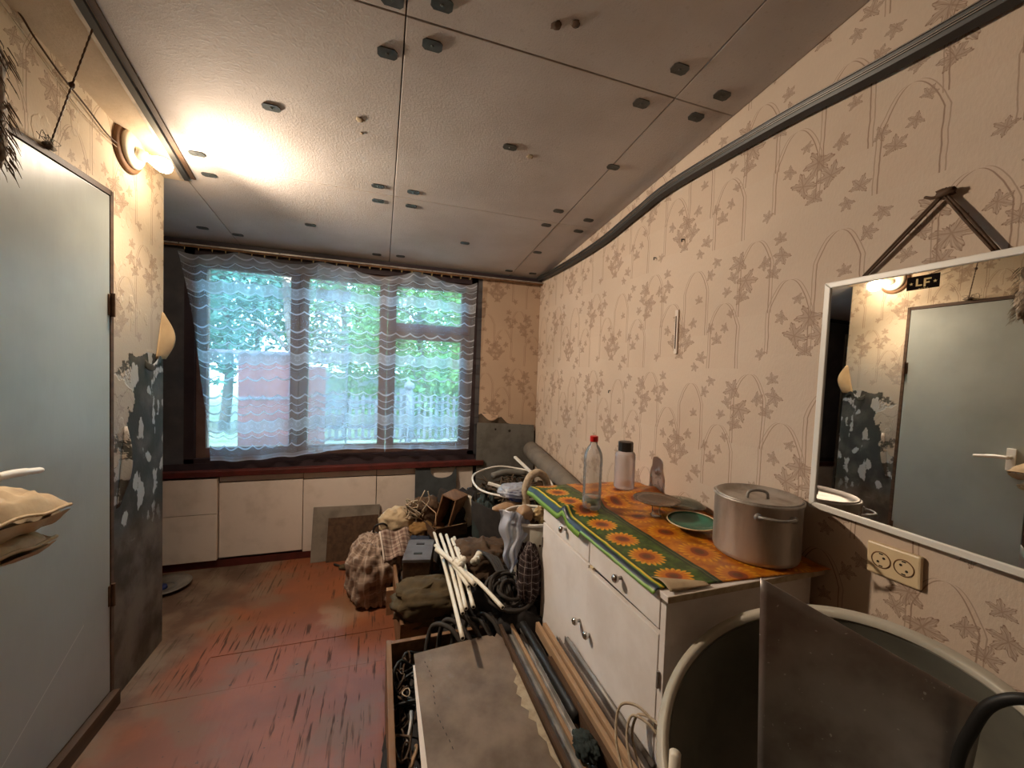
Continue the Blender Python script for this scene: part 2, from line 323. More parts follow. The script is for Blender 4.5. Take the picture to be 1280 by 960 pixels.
# ---------------------------------------------------------------- mesh builder
class MB:
    def __init__(s, T=None): s.v = []; s.f = []; s.uv = {}; s.T = T
    def add(s, vs, fs, uvs=None):
        n = len(s.v); s.v += [Vector(p) for p in vs]
        for i, f in enumerate(fs):
            if uvs: s.uv[len(s.f)] = [uvs[k] for k in f]
            s.f.append(tuple(n+k for k in f))
        return s
    def box(s, c, d, rz=0, rx=0, ry=0, M=None):
        h = [k/2 for k in d]; Mx = M or (Matrix.Rotation(rz, 3, 'Z') @ Matrix.Rotation(ry, 3, 'Y') @ Matrix.Rotation(rx, 3, 'X'))
        vs = [Vector(c) + Mx @ Vector((a*h[0], b*h[1], e*h[2])) for a in (-1, 1) for b in (-1, 1) for e in (-1, 1)]
        return s.add(vs, [(0,1,3,2),(4,6,7,5),(0,4,5,1),(2,3,7,6),(0,2,6,4),(1,5,7,3)])
    def bb(s, a, b): return s.box([(a[i]+b[i])/2 for i in range(3)], [abs(b[i]-a[i]) for i in range(3)])
    def prism(s, poly, ext):                            # poly: 3-D points in a plane; ext: vector
        n = len(poly); e = Vector(ext); vs = [Vector(p) for p in poly] + [Vector(p)+e for p in poly]
        fs = [tuple(range(n))[::-1], tuple(range(n, 2*n))] + [(i, (i+1) % n, n+(i+1) % n, n+i) for i in range(n)]
        return s.add(vs, fs)
    def beam(s, a, b, w_, h_, up=(0, 0, 1)):
        a, b = Vector(a), Vector(b); d = b-a; L = d.length; y = d.normalized(); x = y.cross(Vector(up)).normalized(); z = x.cross(y)
        M = Matrix((x, y, z)).transposed(); return s.box((a+b)/2, (w_, L, h_), M=M)
    def tube(s, pts, r, seg=8, closed=False, cap=True):
        pts = [Vector(p) for p in pts]; n = len(pts); rs = r if isinstance(r, (list, tuple)) else [r]*n
        vs = []; fs = []; x = None
        for i, p in enumerate(pts):
            a = pts[(i-1) % n] if closed or i else p; b = pts[(i+1) % n] if closed or i < n-1 else p
            t = (b-a).normalized() if (b-a).length > 1e-9 else Vector((0, 0, 1))
            if x is None:
                x = t.orthogonal().normalized()
            x = (x - t*x.dot(t)); x = x.normalized() if x.length > 1e-6 else t.orthogonal().normalized(); y = t.cross(x)
            for k in range(seg): q = 2*PI*k/seg; vs.append(p + (x*math.cos(q)+y*math.sin(q))*rs[i])
        for i in range(n if closed else n-1):
            j = (i+1) % n
            for k in range(seg): fs.append((i*seg+k, i*seg+(k+1) % seg, j*seg+(k+1) % seg, j*seg+k))
        if not closed and cap: fs += [tuple(range(seg))[::-1], tuple((n-1)*seg+k for k in range(seg))]
        return s.add(vs, fs)
    def lathe(s, prof, c=(0, 0, 0), ax=(0, 0, 1), seg=32, sx=1, wob=None, caps=True):
        z = Vector(ax).normalized(); x = (Vector((1, 0, 0)) if abs(z.x) < .9 else Vector((0, 1, 0))); x = (x-z*x.dot(z)).normalized(); y = z.cross(x); c = Vector(c)
        vs = []; fs = []; n = len(prof)
        for r_, h_ in prof:
            for k in range(seg):
                q = 2*PI*k/seg; rr_ = r_*(wob(q, h_) if wob else 1); vs.append(c + x*math.cos(q)*rr_*sx + y*math.sin(q)*rr_ + z*h_)
        for i in range(n-1):
            for k in range(seg): fs.append((i*seg+k, i*seg+(k+1) % seg, (i+1)*seg+(k+1) % seg, (i+1)*seg+k))
        if caps and prof[0][0] > 1e-4: fs.append(tuple(range(seg))[::-1])
        if caps and prof[-1][0] > 1e-4: fs.append(tuple((n-1)*seg+k for k in range(seg)))
        return s.add(vs, fs)
    def grid(s, fn, nu, nv, uvf=None):
        vs = [fn(i/nu, j/nv) for j in range(nv+1) for i in range(nu+1)]
        uvs = [(uvf(i/nu, j/nv) if uvf else (i/nu, j/nv)) for j in range(nv+1) for i in range(nu+1)]
        fs = [(j*(nu+1)+i, j*(nu+1)+i+1, (j+1)*(nu+1)+i+1, (j+1)*(nu+1)+i) for j in range(nv) for i in range(nu)]
        return s.add(vs, fs, uvs)
    def blob(s, c, r, amp=.12, fr=6, seed=0, fold=0, ff=9, nu=40, nv=24, p=1.0, flat=.35, uvs=1):
        c = Vector(c)
        def fn(a, b):
            th = a*2*PI; ph = (b-.5)*PI; d = Vector((math.cos(ph)*math.cos(th), math.cos(ph)*math.sin(th), math.sin(ph)))
            q = Vector([math.copysign(abs(k)**p, k) for k in d])
            k = 1 + amp*noise.noise(d*fr*.35+Vector((seed*3.1, seed, 1))) + amp*.5*noise.noise(d*fr+Vector((seed, 2, seed)))
            if fold: k += fold*abs(math.sin(ff*th*.5+3*noise.noise(d*2+Vector((seed, 0, 0)))+4*d.z))*math.cos(ph)
            z = q.z*r[2]*k; z = max(z, -r[2]*flat)
            return c+Vector((q.x*r[0]*k, q.y*r[1]*k, z))
        return s.grid(fn, nu, nv, lambda a, b: (a*uvs*2*PI*(r[0]+r[1])/2, b*uvs*PI*r[2]*1.2))
    def build(s, name, mat, parent=None, smooth=False, bevel=0, solid=0, sub=0, origin=None, loc=None):
        root = parent
        while root is not None and root.parent is not None: root = root.parent
        vs = [s.T @ p for p in s.v] if s.T else s.v
        o_ = Vector(root.location) if root is not None else (Vector(origin) if origin else None)
        if o_ is None:
            xs = [p.x for p in vs]; ys = [p.y for p in vs]; o_ = Vector(((min(xs)+max(xs))/2, (min(ys)+max(ys))/2, min(p.z for p in vs)))
        me = bpy.data.meshes.new(name); me.from_pydata([tuple(p-o_) for p in vs], [], s.f)
        if s.uv:
            ul = me.uv_layers.new(name='uv')
            for pi, poly in enumerate(me.polygons):
                if pi in s.uv:
                    for k, li in enumerate(poly.loop_indices): ul.data[li].uv = s.uv[pi][k]
        for mm in (mat if isinstance(mat, (list, tuple)) else [mat]): me.materials.append(MT[mm] if isinstance(mm, str) else mm)
        if smooth: me.polygons.foreach_set('use_smooth', [True]*len(me.polygons))
        me.update(); o = bpy.data.objects.new(name, me); C.objects.link(o)
        if parent is not None: o.parent = parent
        else: o.location = o_
        if solid: md = o.modifiers.new('s', 'SOLIDIFY'); md.thickness = solid; md.offset = 0
        if bevel: md = o.modifiers.new('b', 'BEVEL'); md.width = bevel; md.segments = 2; md.limit_method = 'ANGLE'
        if sub: md = o.modifiers.new('u', 'SUBSURF'); md.levels = md.render_levels = sub
        return o
def cr(pts, n=8, closed=False):                          # smooth curve through the points
    P = [Vector(p) for p in pts]; out = []; L = len(P)
    for i in range(L if closed else L-1):
        a, b, c, d = (P[(i-1) % L], P[i], P[(i+1) % L], P[(i+2) % L]) if closed else (P[max(i-1, 0)], P[i], P[i+1], P[min(i+2, L-1)])
        for k in range(n):
            t = k/n; out.append(.5*((2*b)+(c-a)*t+(2*a-5*b+4*c-d)*t*t+(3*b-a-3*c+d)*t**3))
    if not closed: out.append(P[-1])
    return out
def tag(o, label=None, cat=None, group=None, kind=None):
    if label: o['label'] = label
    if cat: o['category'] = cat
    if group: o['group'] = group
    if kind: o['kind'] = kind
    return o
def thing(name, loc, label, cat, group=None):
    o = bpy.data.objects.new(name, None); C.objects.link(o); o.location = loc; o.empty_display_size = .05; return tag(o, label, cat, group)
def st(o): o['kind'] = 'structure'; return o
def lab(o, l): o['label'] = l; return o
def loc_T(c, rz=0, rx=0, ry=0): return Matrix.Translation(c) @ Matrix.Rotation(rz, 4, 'Z') @ Matrix.Rotation(ry, 4, 'Y') @ Matrix.Rotation(rx, 4, 'X')

XL, XR, YL, YW = -.986, 1.254, 2.326, 3.089
YB, XA = -1.7, -2.3                                      # back wall, far wall of the alcove
def CZ(y): return 2.5254 - .1218*y

# ================================================================ SETTING
# floor of hardboard sheets
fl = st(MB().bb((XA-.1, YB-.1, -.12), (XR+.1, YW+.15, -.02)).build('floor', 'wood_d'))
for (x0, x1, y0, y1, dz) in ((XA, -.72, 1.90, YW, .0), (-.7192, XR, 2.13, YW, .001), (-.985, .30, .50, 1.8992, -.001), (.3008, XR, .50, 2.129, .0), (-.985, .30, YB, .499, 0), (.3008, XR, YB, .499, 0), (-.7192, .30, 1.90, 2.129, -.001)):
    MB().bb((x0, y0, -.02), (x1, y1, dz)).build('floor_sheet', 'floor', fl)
# right wall
st(MB().bb((XR, YB, 0), (XR+.12, YW+.2, 2.85)).build('wall_right', 'wp_right'))
st(MB().bb((XA-.1, YB-.12, 0), (XR+.12, YB, 2.85)).build('wall_back', 'plaster'))
# left wall with the doorway
wl = MB(); D0, D1, DT = 1.30, 1.933, 2.0
wl.bb((XL-.1, YB, 0), (XL, D0, 2.75)); wl.bb((XL-.1, D0, DT), (XL, D1, 2.75)); wl.bb((XL-.1, D1, 0), (XL, YL, 2.75))
wl = st(wl.build('wall_left', 'wp_left'))
mb = MB()                                                # curled flap of wallpaper at the corner
def flap(a, b): y = YL-.002 + .028*math.sin(b*PI)*a; z = 1.60-.22*b; return Vector((XL+.003+.035*a*math.sin(b*PI*.9)**1.2, y-.055*(1-a)*(.3+b), z))
mb.grid(flap, 10, 14).build('peeled_paper', 'paper', wl, True, solid=.0012)
mb = MB()
def flap2(a, b): return Vector((XL+.004+.016*math.sin(a*PI), YL-.16+.14*a, 1.375-.02*math.sin(a*7)-.035*b*(1-.4*a)))
mb.grid(flap2, 14, 5).build('peeled_paper', 'wp_left', wl, True, solid=.001)
mb = MB()
def flap3(a, b): return Vector((XL+.004+.03*b*math.sin(a*PI), 1.965+.05*(1-a)+.02*b, 1.10-.32*a))
mb.grid(flap3, 12, 5).build('peeled_paper', 'wp_left', wl, True, solid=.001)
st(MB().bb((XA, YL-.1, 0), (XL-.1, YL, 2.75)).build('wall_alcove_front', 'plaster_shaded'))
st(MB().bb((XA-.1, YB, 0), (XA, YW+.2, 2.75)).build('wall_alcove_side', 'plaster_shaded'))
# window wall
WX0, WX1, WZ0, WZ1 = -1.20, .725, .70, 2.10
ww = MB(); ww.bb((XA, YW, 0), (XR, YW+.16, WZ0)); ww.bb((XA, YW, WZ1), (XR, YW+.16, 2.3)); ww.bb((XA, YW, WZ0), (WX0, YW+.16, WZ1)); ww.bb((WX1, YW, WZ0), (XR, YW+.16, WZ1))
ww = st(ww.build('wall_window', 'plaster_shaded'))
tp = [(.76, 1.02), (.80, 1.035), (.86, 1.01), (.90, .985), (.95, 1.0), (1.0, .95), (1.06, .93), (1.12, .94), (1.17, .90), (1.253, .88), (1.253, 2.135), (.76, 2.135)]
MB().prism([(x, YW-.004, z) for x, z in tp], (0, .0038, 0)).build('wallpaper', 'wp_window', ww)
MB().bb((.76, YW-.002, 0), (XR, YW, 1.02)).build('plaster_patch', 'plaster_brown', ww)
def flap4(a, b): return Vector((.78+.15*a, YW-.006-.02*b*math.sin(a*PI), 1.03-.02*a-.05*b*math.sin(a*3)))
MB().grid(flap4, 12, 5).build('peeled_paper', 'wp_window', ww, True, solid=.001)
# cream boards under the sill
for (x0, x1, z0, z1, t) in ((-2.28, -1.62, .05, .605, .045), (-1.615, -1.0, .372, .605, .045), (-1.615, -1.0, .06, .368, .045), (-.993, -.497, .577, .616, .020), (-.993, -.497, .065, .569, .024), (-.493, -.010, .572, .616, .020), (-.493, -.010, .05, .564, .022),
                            (-.005, .33, .567, .616, .020), (-.005, .33, .05, .558, .022), (.335, .72, .05, .605, .02)):
    MB().bb((x0, YW-t, z0), (x1, YW, z1)).build('board', 'panel', ww, bevel=.0015)
st(MB().bb((XA, YW-.02, 0), (.75, YW, .048)).build('baseboard_window', 'redsill'))
MB().bb((XL, D0-.0, 0), (XL+.03, D1+.005, .06)).build('threshold', 'wood_d', wl)
sill = st(MB().bb((XA, YW-.055, .618), (.80, YW+.06, .656)).build('trim_1', 'redsill', bevel=.004)); sill['label'] = 'dark red painted window sill board'
st(MB().bb((XA, YW-.004, .652), (.735, YW, .70)).build('trim_2', 'darkframe'))

# ceiling of foam boards
ce = MB()
sl_ = Matrix.Rotation(-math.atan(.1218), 3, 'X')
def slab(mb, x0, x1, y0, y1, off=0, t=.03):
    ps = [(x0, y0), (x1, y0), (x1, y1), (x0, y1)]
    return mb.prism([(x, y, CZ(y)+off) for x, y in ps], (0, 0, t))
ce = st(slab(MB(), XA-.1, XR+.1, YB-.1, YW+.2, .03, .04).build('ceiling', 'darkmetal'))
xs = [XA, -1.83, -.895, .048, .982, XR]; ys = [YB, -.75, .23, 1.205, 2.172, YW]
for i in range(len(xs)-1):
    for j in range(len(ys)-1):
        if i < 2 and j < 4: continue
        x0 = xs[i] if i != 2 or j > 3 else XL
        slab(MB(), x0+.0022, xs[i+1]-.0022, ys[j]+.0022, ys[j+1]-.0022, rnd.uniform(-.0, .002), .028).build('foam_board', 'foam', ce, bevel=.0015)
clips = [(-.0,1.34,1),(.13,1.27,1),(-.4,1.7,0),(-.77,2.09,0),(-.78,2.25,0),(-.03,2.1,0),(.14,2.1,0),(-.03,2.24,0),(.14,2.24,0),(-.41,2.64,0),(-1.03,2.88,0),(-.86,2.92,0),(-.04,2.97,0),(.12,2.95,0),(.51,2.6,0),(.5,1.63,0),(.88,1.26,1),(.91,1.1,1),(1.13,1.14,1),(1.12,1.25,1),(.99,1.61,0),(.92,2.04,0),(.92,2.21,0),(1.13,2.08,0),(1.14,2.22,0),(1.02,2.59,0),(1.14,2.98,0),(.94,2.98,0),(.14,1.14,1),(.01,1.17,1)]
for (x, y, big) in clips:
    mb = MB(); hw, hh, c_ = .030, (.019 if big else .017), .009
    poly = [(-hw+c_, -hh), (hw-c_, -hh), (hw, -hh+c_), (hw, hh-c_), (hw-c_, hh), (-hw+c_, hh), (-hw, hh-c_), (-hw, -hh+c_)]
    T_ = Matrix.Translation((x, y, CZ(y)-.0005)) @ sl_.to_4x4()
    mb.prism([T_ @ Vector((a, b, -.003)) for a, b in poly], (0, 0, .003))
    mb.lathe([(0, -.0055), (.004, -.005), (.005, -.003)], T_ @ Vector((0, 0, 0)), (0, 0, 1), 8)
    mb.build('fixing_plate', 'clip', ce)
for (x, y, s_) in ((.464, 1.097, .018), (.517, 1.075, .015), (-.094, 1.666, .017), (.602, 1.664, .018), (-.09, 1.74, .008)):
    MB().blob((x, y, CZ(y)), (s_*.8, s_, .0018), .5, 6, int(x*50), nu=14, nv=8, flat=1).build('foam_gouge', 'brownc' if y < 1.2 else 'chip', ce, True)
# wallpapered wedge, board and dark strip where the left wall meets the ceiling
MB().prism([(XL-.02, 2.33, CZ(2.33)-.002), (-.880, 2.33, CZ(2.33)-.002), (-.70, .75, CZ(.75)-.002), (-.50, YB, CZ(YB)-.002), (XL-.02, YB, CZ(YB)-.002)], (0, 0, -.006)).build('ceiling_margin', 'margin', wl)
def strip_(off0, wd, th, name, mat, dz):
    pts = [(-.872, 2.30), (-.800, 1.63), (-.70, .75), (-.52, YB)]
    mb = MB()
    for (a, b) in zip(pts[:-1], pts[1:]): mb.beam((a[0]+off0, a[1], CZ(a[1])+dz), (b[0]+off0, b[1], CZ(b[1])+dz), wd, th)
    return st(mb.build(name, mat))
strip_(-.030, .014, .014, 'trim_3', 'alu', -.010); strip_(-.012, .022, .018, 'trim_4', 'darkmetal', -.012); strip_(.012, .018, .008, 'trim_5', 'wood_d', -.006)
# dark channel round the right wall, two fine bright seams
cpts = [(XR-.020, 3.075, 2.145), (XR-.020, 2.60, 2.143), (XR-.020, 2.1, 2.165), (XR-.020, 1.75, 2.215), (XR-.020, 1.5, 2.245), (XR-.020, 1.0, 2.235), (XR-.020, .5, 2.205), (XR-.020, -.6, 2.20)]
cp = cr(cpts, 6)
cc = st(MB().tube(cp, .026, 6).build('trim_6', 'darkmetal', smooth=False)); cc['label'] = 'dark cable channel along the papered right wall'
for dz, dx in ((.013, -.0215), (-.002, -.0245), (-.007, -.0235)): MB().tube([p+Vector((dx, 0, dz)) for p in cp], .0018, 5).build('bright_seam', 'chrome', cc)
st(MB().bb((XA, YW-.03, 2.105), (XR, YW, 2.140)).build('trim_7', 'darkframe'))

# window
wn = bpy.data.objects.new('window_1', None); C.objects.link(wn); wn.location = ((WX0+WX1)/2, YW+.06, WZ0); wn['kind'] = 'structure'
Y0, Y1 = YW+.03, YW+.09
MB().bb((WX0, Y0-.03, WZ0), (WX0+.055, YW+.15, WZ1)).build('frame_jamb', 'darkframe', wn); MB().bb((WX1-.05, Y0-.03, WZ0), (WX1, YW+.15, WZ1)).build('frame_jamb', 'darkframe', wn)
MB().bb((WX0, Y0-.03, WZ1-.05), (WX1, YW+.15, WZ1)).build('frame_head', 'darkframe', wn); MB().bb((WX0, Y0-.03, WZ0), (WX1, YW+.15, WZ0+.03)).build('frame_sill', 'darkframe', wn)
def sash(x0, x1, z0, z1, px0, px1, pz0, pz1):
    f = MB(); f.bb((x0, Y0, z0), (px0, Y1, z1)); f.bb((px1, Y0, z0), (x1, Y1, z1)); f.bb((px0, Y0, z0), (px1, Y1, pz0)); f.bb((px0, Y0, pz1), (px1, Y1, z1))
    f = f.build('sash', 'frame', wn, bevel=.003); MB().bb((px0-.003, Y0+.025, pz0-.003), (px1+.003, Y0+.029, pz1+.003)).build('pane', 'pane', f); return f
sash(WX0+.055, -.545, WZ0+.03, WZ1-.05, -1.09, -.600, .795, 1.985)
sash(-.542, .045, WZ0+.03, WZ1-.05, -.487, -.012, .795, 1.985)
sash(.048, WX1-.05, 1.65, WZ1-.05, .108, .605, 1.712, 1.985)
sash(.048, WX1-.05, WZ0+.03, 1.647, .108, .605, .795, 1.590)

# door
dr = bpy.data.objects.new('door_1', None); C.objects.link(dr); dr.location = (XL, D1, 0); dr['kind'] = 'structure'
MB().bb((XL-.035, D0+.012, .065), (XL+.004, D1-.008, DT-.012)).build('door_leaf', 'door', dr, bevel=.002)
f = MB(); f.bb((XL-.05, D1-.006, 0), (XL+.006, D1+.012, DT+.01)); f.bb((XL-.05, D0-.012, 0), (XL+.006, D0+.008, DT+.01)); f.bb((XL-.05, D0, DT-.008), (XL+.006, D1, DT+.012)); f.build('door_frame', 'wood_d', dr)
for z in (1.58, .45):
    f = MB(); f.tube([(XL+.012, D1-.004, z-.045), (XL+.012, D1-.004, z+.045)], .007, 10); f.bb((XL+.002, D1-.02, z-.04), (XL+.007, D1+.01, z+.04)); f.build('hinge', 'wood_d', dr, bevel=.001)
hp = MB().bb((XL+.004, 1.36, .985), (XL+.012, 1.40, 1.115)).build('handle_plate', 'white', dr, bevel=.003)
hl = MB(); hl.tube([(XL+.01, 1.38, 1.062), (XL+.052, 1.38, 1.062)], .010, 12); hl.tube(cr([(XL+.052, 1.372, 1.062), (XL+.056, 1.42, 1.060), (XL+.056, 1.47, 1.053), (XL+.056, 1.515, 1.046)], 4), [.011]*8+[.009]*4+[.007], 12); hl.build('lever', 'white', hp, True)

# ================================================================ LAMP AND CORDS ON THE LEFT WALL
LC = Vector((XL, 2.04, 2.222)); L = thing('wall_lamp', LC, 'round ivory wall lamp with its bare lit bulb, above the door', 'lamp')
MB().lathe([(0, 0), (.092, 0), (.095, .006), (.088, .014), (.074, .016), (0, .016)], LC, (1, 0, 0), 40).build('base_plate', 'wood_m', L, True)
MB().lathe([(.0, .016), (.072, .016), (.074, .024), (.066, .032), (.030, .034), (0, .034)], LC, (1, 0, 0), 40).build('ceramic_ring', 'ceramic', L, True)
ax = Vector((.75, .65, -.12)).normalized(); s0 = LC+Vector((.034, .0, -.012))
MB().lathe([(.020, -.01), (.022, 0), (.022, .026), (.019, .03)], s0, ax, 20).build('socket', 'ceramic', L, True)
MB().lathe([(0, .025), (.013, .027), (.015, .04), (.026, .062), (.031, .082), (.027, .102), (.014, .113), (0, .116)], s0, ax, 24).build('bulb', 'bulb', L, True)
# the bulb throws most of its light forward, away from its cap; a little goes all round
for nm, kind, en in (('lamp_glow', 'POINT', 4), ('lamp_beam', 'SPOT', 128)):
    ld = bpy.data.lights.new(nm, kind); lo = bpy.data.objects.new(nm, ld); C.objects.link(lo); ld.energy = en; ld.color = (1, .81, .62); ld.shadow_soft_size = .035
    lo.location = s0+ax*.082+Vector((.06, -.02, -.03))
    if kind == 'SPOT': ld.spot_size = R(176); ld.spot_blend = 1; lo.rotation_euler = Vector((.80, -.28, -.66)).to_track_quat('-Z', 'Y').to_euler()
tag(MB().tube(cr([(XL+.012, 1.20, 2.43), (XL+.01, 1.493, 2.345), (XL+.01, 1.572, 2.307), (XL+.012, 1.663, 2.268), (XL+.01, 1.788, 2.238), (XL+.01, 1.90, 2.205), (XL+.012, 1.99, 2.20)], 6), .0028, 6).build('lamp_cable', 'wood_d', smooth=True), 'brown lamp cable drooping along the papered wall to the lamp', 'cable')
tag(MB().tube(cr([(XL+.008, 1.22, 2.40), (XL+.006, 1.505, 2.305), (XL+.006, 1.749, 2.215), (XL+.008, 1.87, 2.195), (XL+.01, 1.985, 2.185)], 6), .0014, 5).build('thin_wire', 'jute', smooth=True), 'thin pale wire running under the brown lamp cable', 'wire')
cdn = thing('tied_cord', (XL+.008, 1.629, 2.016), 'twisted dark cord tied from the door top up to the ceiling', 'cord')
c0 = Vector((XL+.01, 1.629, 2.022)); c1 = Vector((-.80, 1.5, CZ(1.5)-.01))
def tw(a, b, r0, n, ph): return [a.lerp(b, i/n) + Vector((0, math.cos(i*1.1+ph), math.sin(i*1.1+ph)))*r0 for i in range(n+1)]
f = MB(); f.tube(tw(c0, c1, .0016, 60, 0), .0018, 5); f.tube(tw(c0, c1, .0016, 60, PI), .0018, 5); f.build('strand', 'wood_d', cdn, True)
f = MB(); f.blob(c0.lerp(c1, .52), (.007, .007, .009), .4, 8, 3, nu=12, nv=8, flat=1); f.build('knot', 'wood_d', cdn, True)
f = MB(); f.blob(c0, (.008, .022, .010), .6, 8, 5, nu=16, nv=8, flat=1)
for i in range(7): f.tube(cr([c0, c0+Vector((.012, rnd.uniform(-.05, .03), rnd.uniform(.0, .03))), c0+Vector((.01, rnd.uniform(-.09, .03), rnd.uniform(-.01, .02)))], 4), .001, 4)
f.build('frayed_end', 'fur', cdn, True)
# shaggy brush-like bundle at the left edge
fr_ = MB(); fr_.blob((-.935, 1.360, 2.00), (.035, .045, .17), .35, 6, 4, nu=20, nv=20, flat=1)
for i in range(240):
    a = rnd.uniform(0, 2*PI); z = rnd.uniform(1.86, 2.17); p = Vector((-.935+.033*math.cos(a), 1.360+.045*math.sin(a), z)); d = Vector((math.cos(a)*.4, math.sin(a)*.7, -1)) * rnd.uniform(.02, .045)
    fr_.tube([p, p+d*.6+Vector((0, .004, 0)), p+d], [.0016, .001, .0004], 3, cap=False)
tag(fr_.build('shaggy_bundle', 'fur', smooth=True), 'shaggy grey-brown bundle hanging at the left edge by the door', 'bundle')
mb = MB().tube([(XL, 1.315, 2.20), (-.935, 1.315, 2.19), (-.93, 1.315, 2.15)], .004, 6); tag(mb.build('wall_hook', 'darkmetal'), 'small dark hook holding the shaggy bundle', 'hook')

# ================================================================ CURTAIN
rail = thing('curtain_rail', (-.2, YW-.05, 2.085), 'thin metal curtain rail under the foam ceiling, across the window', 'curtain rail')
MB().bb((-1.62, YW-.075, 2.098), (XR-.004, YW-.035, 2.106)).build('rail_flange', 'alu', rail); MB().bb((-1.62, YW-.060, 2.088), (XR-.004, YW-.050, 2.099)).build('rail_web', 'wood_m', rail)
for x in (-1.2, -.65, -.1, .35, .66): MB().lathe([(0, -.002), (.004, -.001), (.004, .002), (0, .003)], (x, YW-.076, 2.102), (0, -1, 0), 8).build('screw', 'chrome', rail)
cur = thing('lace_curtain', (-.25, YW-.045, .72), 'translucent white lace curtain with scalloped bands over the window', 'curtain')
def drape(x0t, x1t, x0b, x1b, yb, seed, zb):
    def fn(a, b):                                        # b 0 at the hem, 1 at the rail
        xl = x0b+(x0t-x0b)*b**1.3; xr = x1b+(x1t-x1b)*b; x = xl+(xr-xl)*a
        sag = (.035 if seed < 2 else .055)*abs(math.sin(a*PI*(5 if x1t-x0t > 1.2 else 2)+seed))**2*b**6 + .02*noise.noise(Vector((x*5, 0, seed)))*b**4
        zt = 2.083-sag
        zbt = zb(x)
        y = yb + .012*math.sin(x*38+seed+2*noise.noise(Vector((x*2, b*2, seed)))) + .009*noise.noise(Vector((x*9, b*3, seed+4)))
        return Vector((x, y, zbt+(zt-zbt)*b))
    return fn, lambda a, b: (a*(x1t-x0t)*1.05, b*1.37)
fnA, uvA = drape(-1.215, -.20, -1.035, -.24, YW-.042, 1.0, lambda x: .735+.05*max(0, x+.55)/.35 if x > -.6 else .728+.012*math.sin(x*9))
fnB, uvB = drape(-.42, .70, -.46, .672, YW-.056, 2.4, lambda x: .765+.012*math.sin(x*4+2))
MB().grid(fnA, 110, 40, uvA).build('left_drop', 'lace', cur, True)
MB().grid(fnB, 120, 40, lambda a, b: (uvB(a, b)[0]+.8, uvB(a, b)[1])).build('right_drop', 'lace', cur, True)
for i in range(26):
    x = -1.18+i*.073; MB().tube([(x, YW-.052, 2.094), (x+.004, YW-.06, 2.082), (x, YW-.05, 2.072), (x-.004, YW-.044, 2.082)], .0015, 5, closed=True).build('ring', 'gold', cur, True)

# ================================================================ RIGHT WALL THINGS
n_ = Vector((-1, .0324, .0187)).normalized(); a_ = Vector((0, -1, 0)); a_ = (a_-n_*a_.dot(n_)).normalized(); b_ = a_.cross(n_).normalized()
if b_.z < 0: b_ = -b_
O_ = Vector((XR-.017, .828, 1.008)); MW, MH, FW = .485, .665, .017
mi = thing('wall_mirror', O_, 'rectangular mirror in a pale metal frame hanging on the papered wall', 'mirror')
def mp(u, v, w=0): return O_+a_*u+b_*v+n_*w
MB().prism([mp(.004, .004), mp(MW-.004, .004), mp(MW-.004, MH-.004), mp(.004, MH-.004)], n_*.004).build('mirror_glass', 'mirror', mi)
for (u0, v0, u1, v1) in ((0, 0, MW, 0), (MW, 0, MW, MH), (MW, MH, 0, MH), (0, MH, 0, 0)):
    du = Vector((u1-u0, v1-v0)).normalized(); nx = (-du.y*FW, du.x*FW)
    p = [mp(u0, v0), mp(u1, v1), mp(u1+nx[0]-du.x*FW, v1+nx[1]-du.y*FW), mp(u0+nx[0]+du.x*FW, v0+nx[1]+du.y*FW)]
    MB().prism([q-n_*.002 for q in p], n_*.011).build('frame_strip', 'white', mi, bevel=.002)
def mq(y, z): return ((O_.y-y), (z-O_.z))
su0, sv0, su1, sv1 = .196, .607, .258, .640
stk = lab(MB().prism([mp(su0, sv0, .0042), mp(su1, sv0, .0042), mp(su1, sv1, .0042), mp(su0, sv1, .0042)], n_*.0004).build('sticker', 'sticker', mi), 'black sticker with gold letters LF between two stars')
def gp(mb, poly): mb.prism([mp(su0+x, sv0+z, .0047) for x, z in poly], n_*.0003)
gm = MB()
gp(gm, [(.018, .008), (.030, .008), (.030, .0115), (.022, .0115), (.022, .026), (.018, .026)])
gp(gm, [(.033, .005), (.037, .005), (.037, .013), (.044, .013), (.044, .0165), (.037, .0165), (.037, .0215), (.047, .0215), (.047, .025), (.033, .025)])
for cx in (.009, .054):
    gp(gm, [(cx+(.004 if k % 2 == 0 else .0017)*math.sin(k*PI/5), .015+(.004 if k % 2 == 0 else .0017)*math.cos(k*PI/5)) for k in range(10)])
for x in (.024, .029, .034, .039): gp(gm, [(x, .0012), (x+.003, .0012), (x+.003, .0022), (x, .0022)])
gm.build('lettering', 'gold', stk)
# strap from the nail
nl = Vector((XR-.012, .575, 1.832))
sp_ = thing('mirror_strap', (XR-.02, .590, 1.66), 'brown leather strap holding the mirror from a nail', 'strap')
for k, (v0, u0) in enumerate((((.100), 0), ((.345), 0))):
    e = mp(v0, MH+.001, .003)
    for dd in (-.004, .004): MB().tube(cr([nl+Vector((-.004, dd*.6, 0)), nl.lerp(e, .5)+Vector((-.002, dd, 0)), e+Vector((0, dd*.8, 0))], 5), .0032, 6).build('strap_strand', 'wood_d', sp_, True)
f = MB(); f.blob(nl+Vector((-.006, -.004, 0)), (.008, .018, .010), .5, 7, 2, nu=18, nv=10, flat=1); f.tube(cr([nl, nl+Vector((-.006, .018, -.004)), nl+Vector((-.004, .034, .004))], 4), .0035, 6); f.build('knot', 'wood_d', sp_, True)
tag(MB().tube([(XR+.01, .575, 1.835), (XR-.022, .575, 1.838)], .0022, 8).build('mirror_nail', 'darkmetal'), 'nail in the wall above the mirror under the strap knot', 'nail')
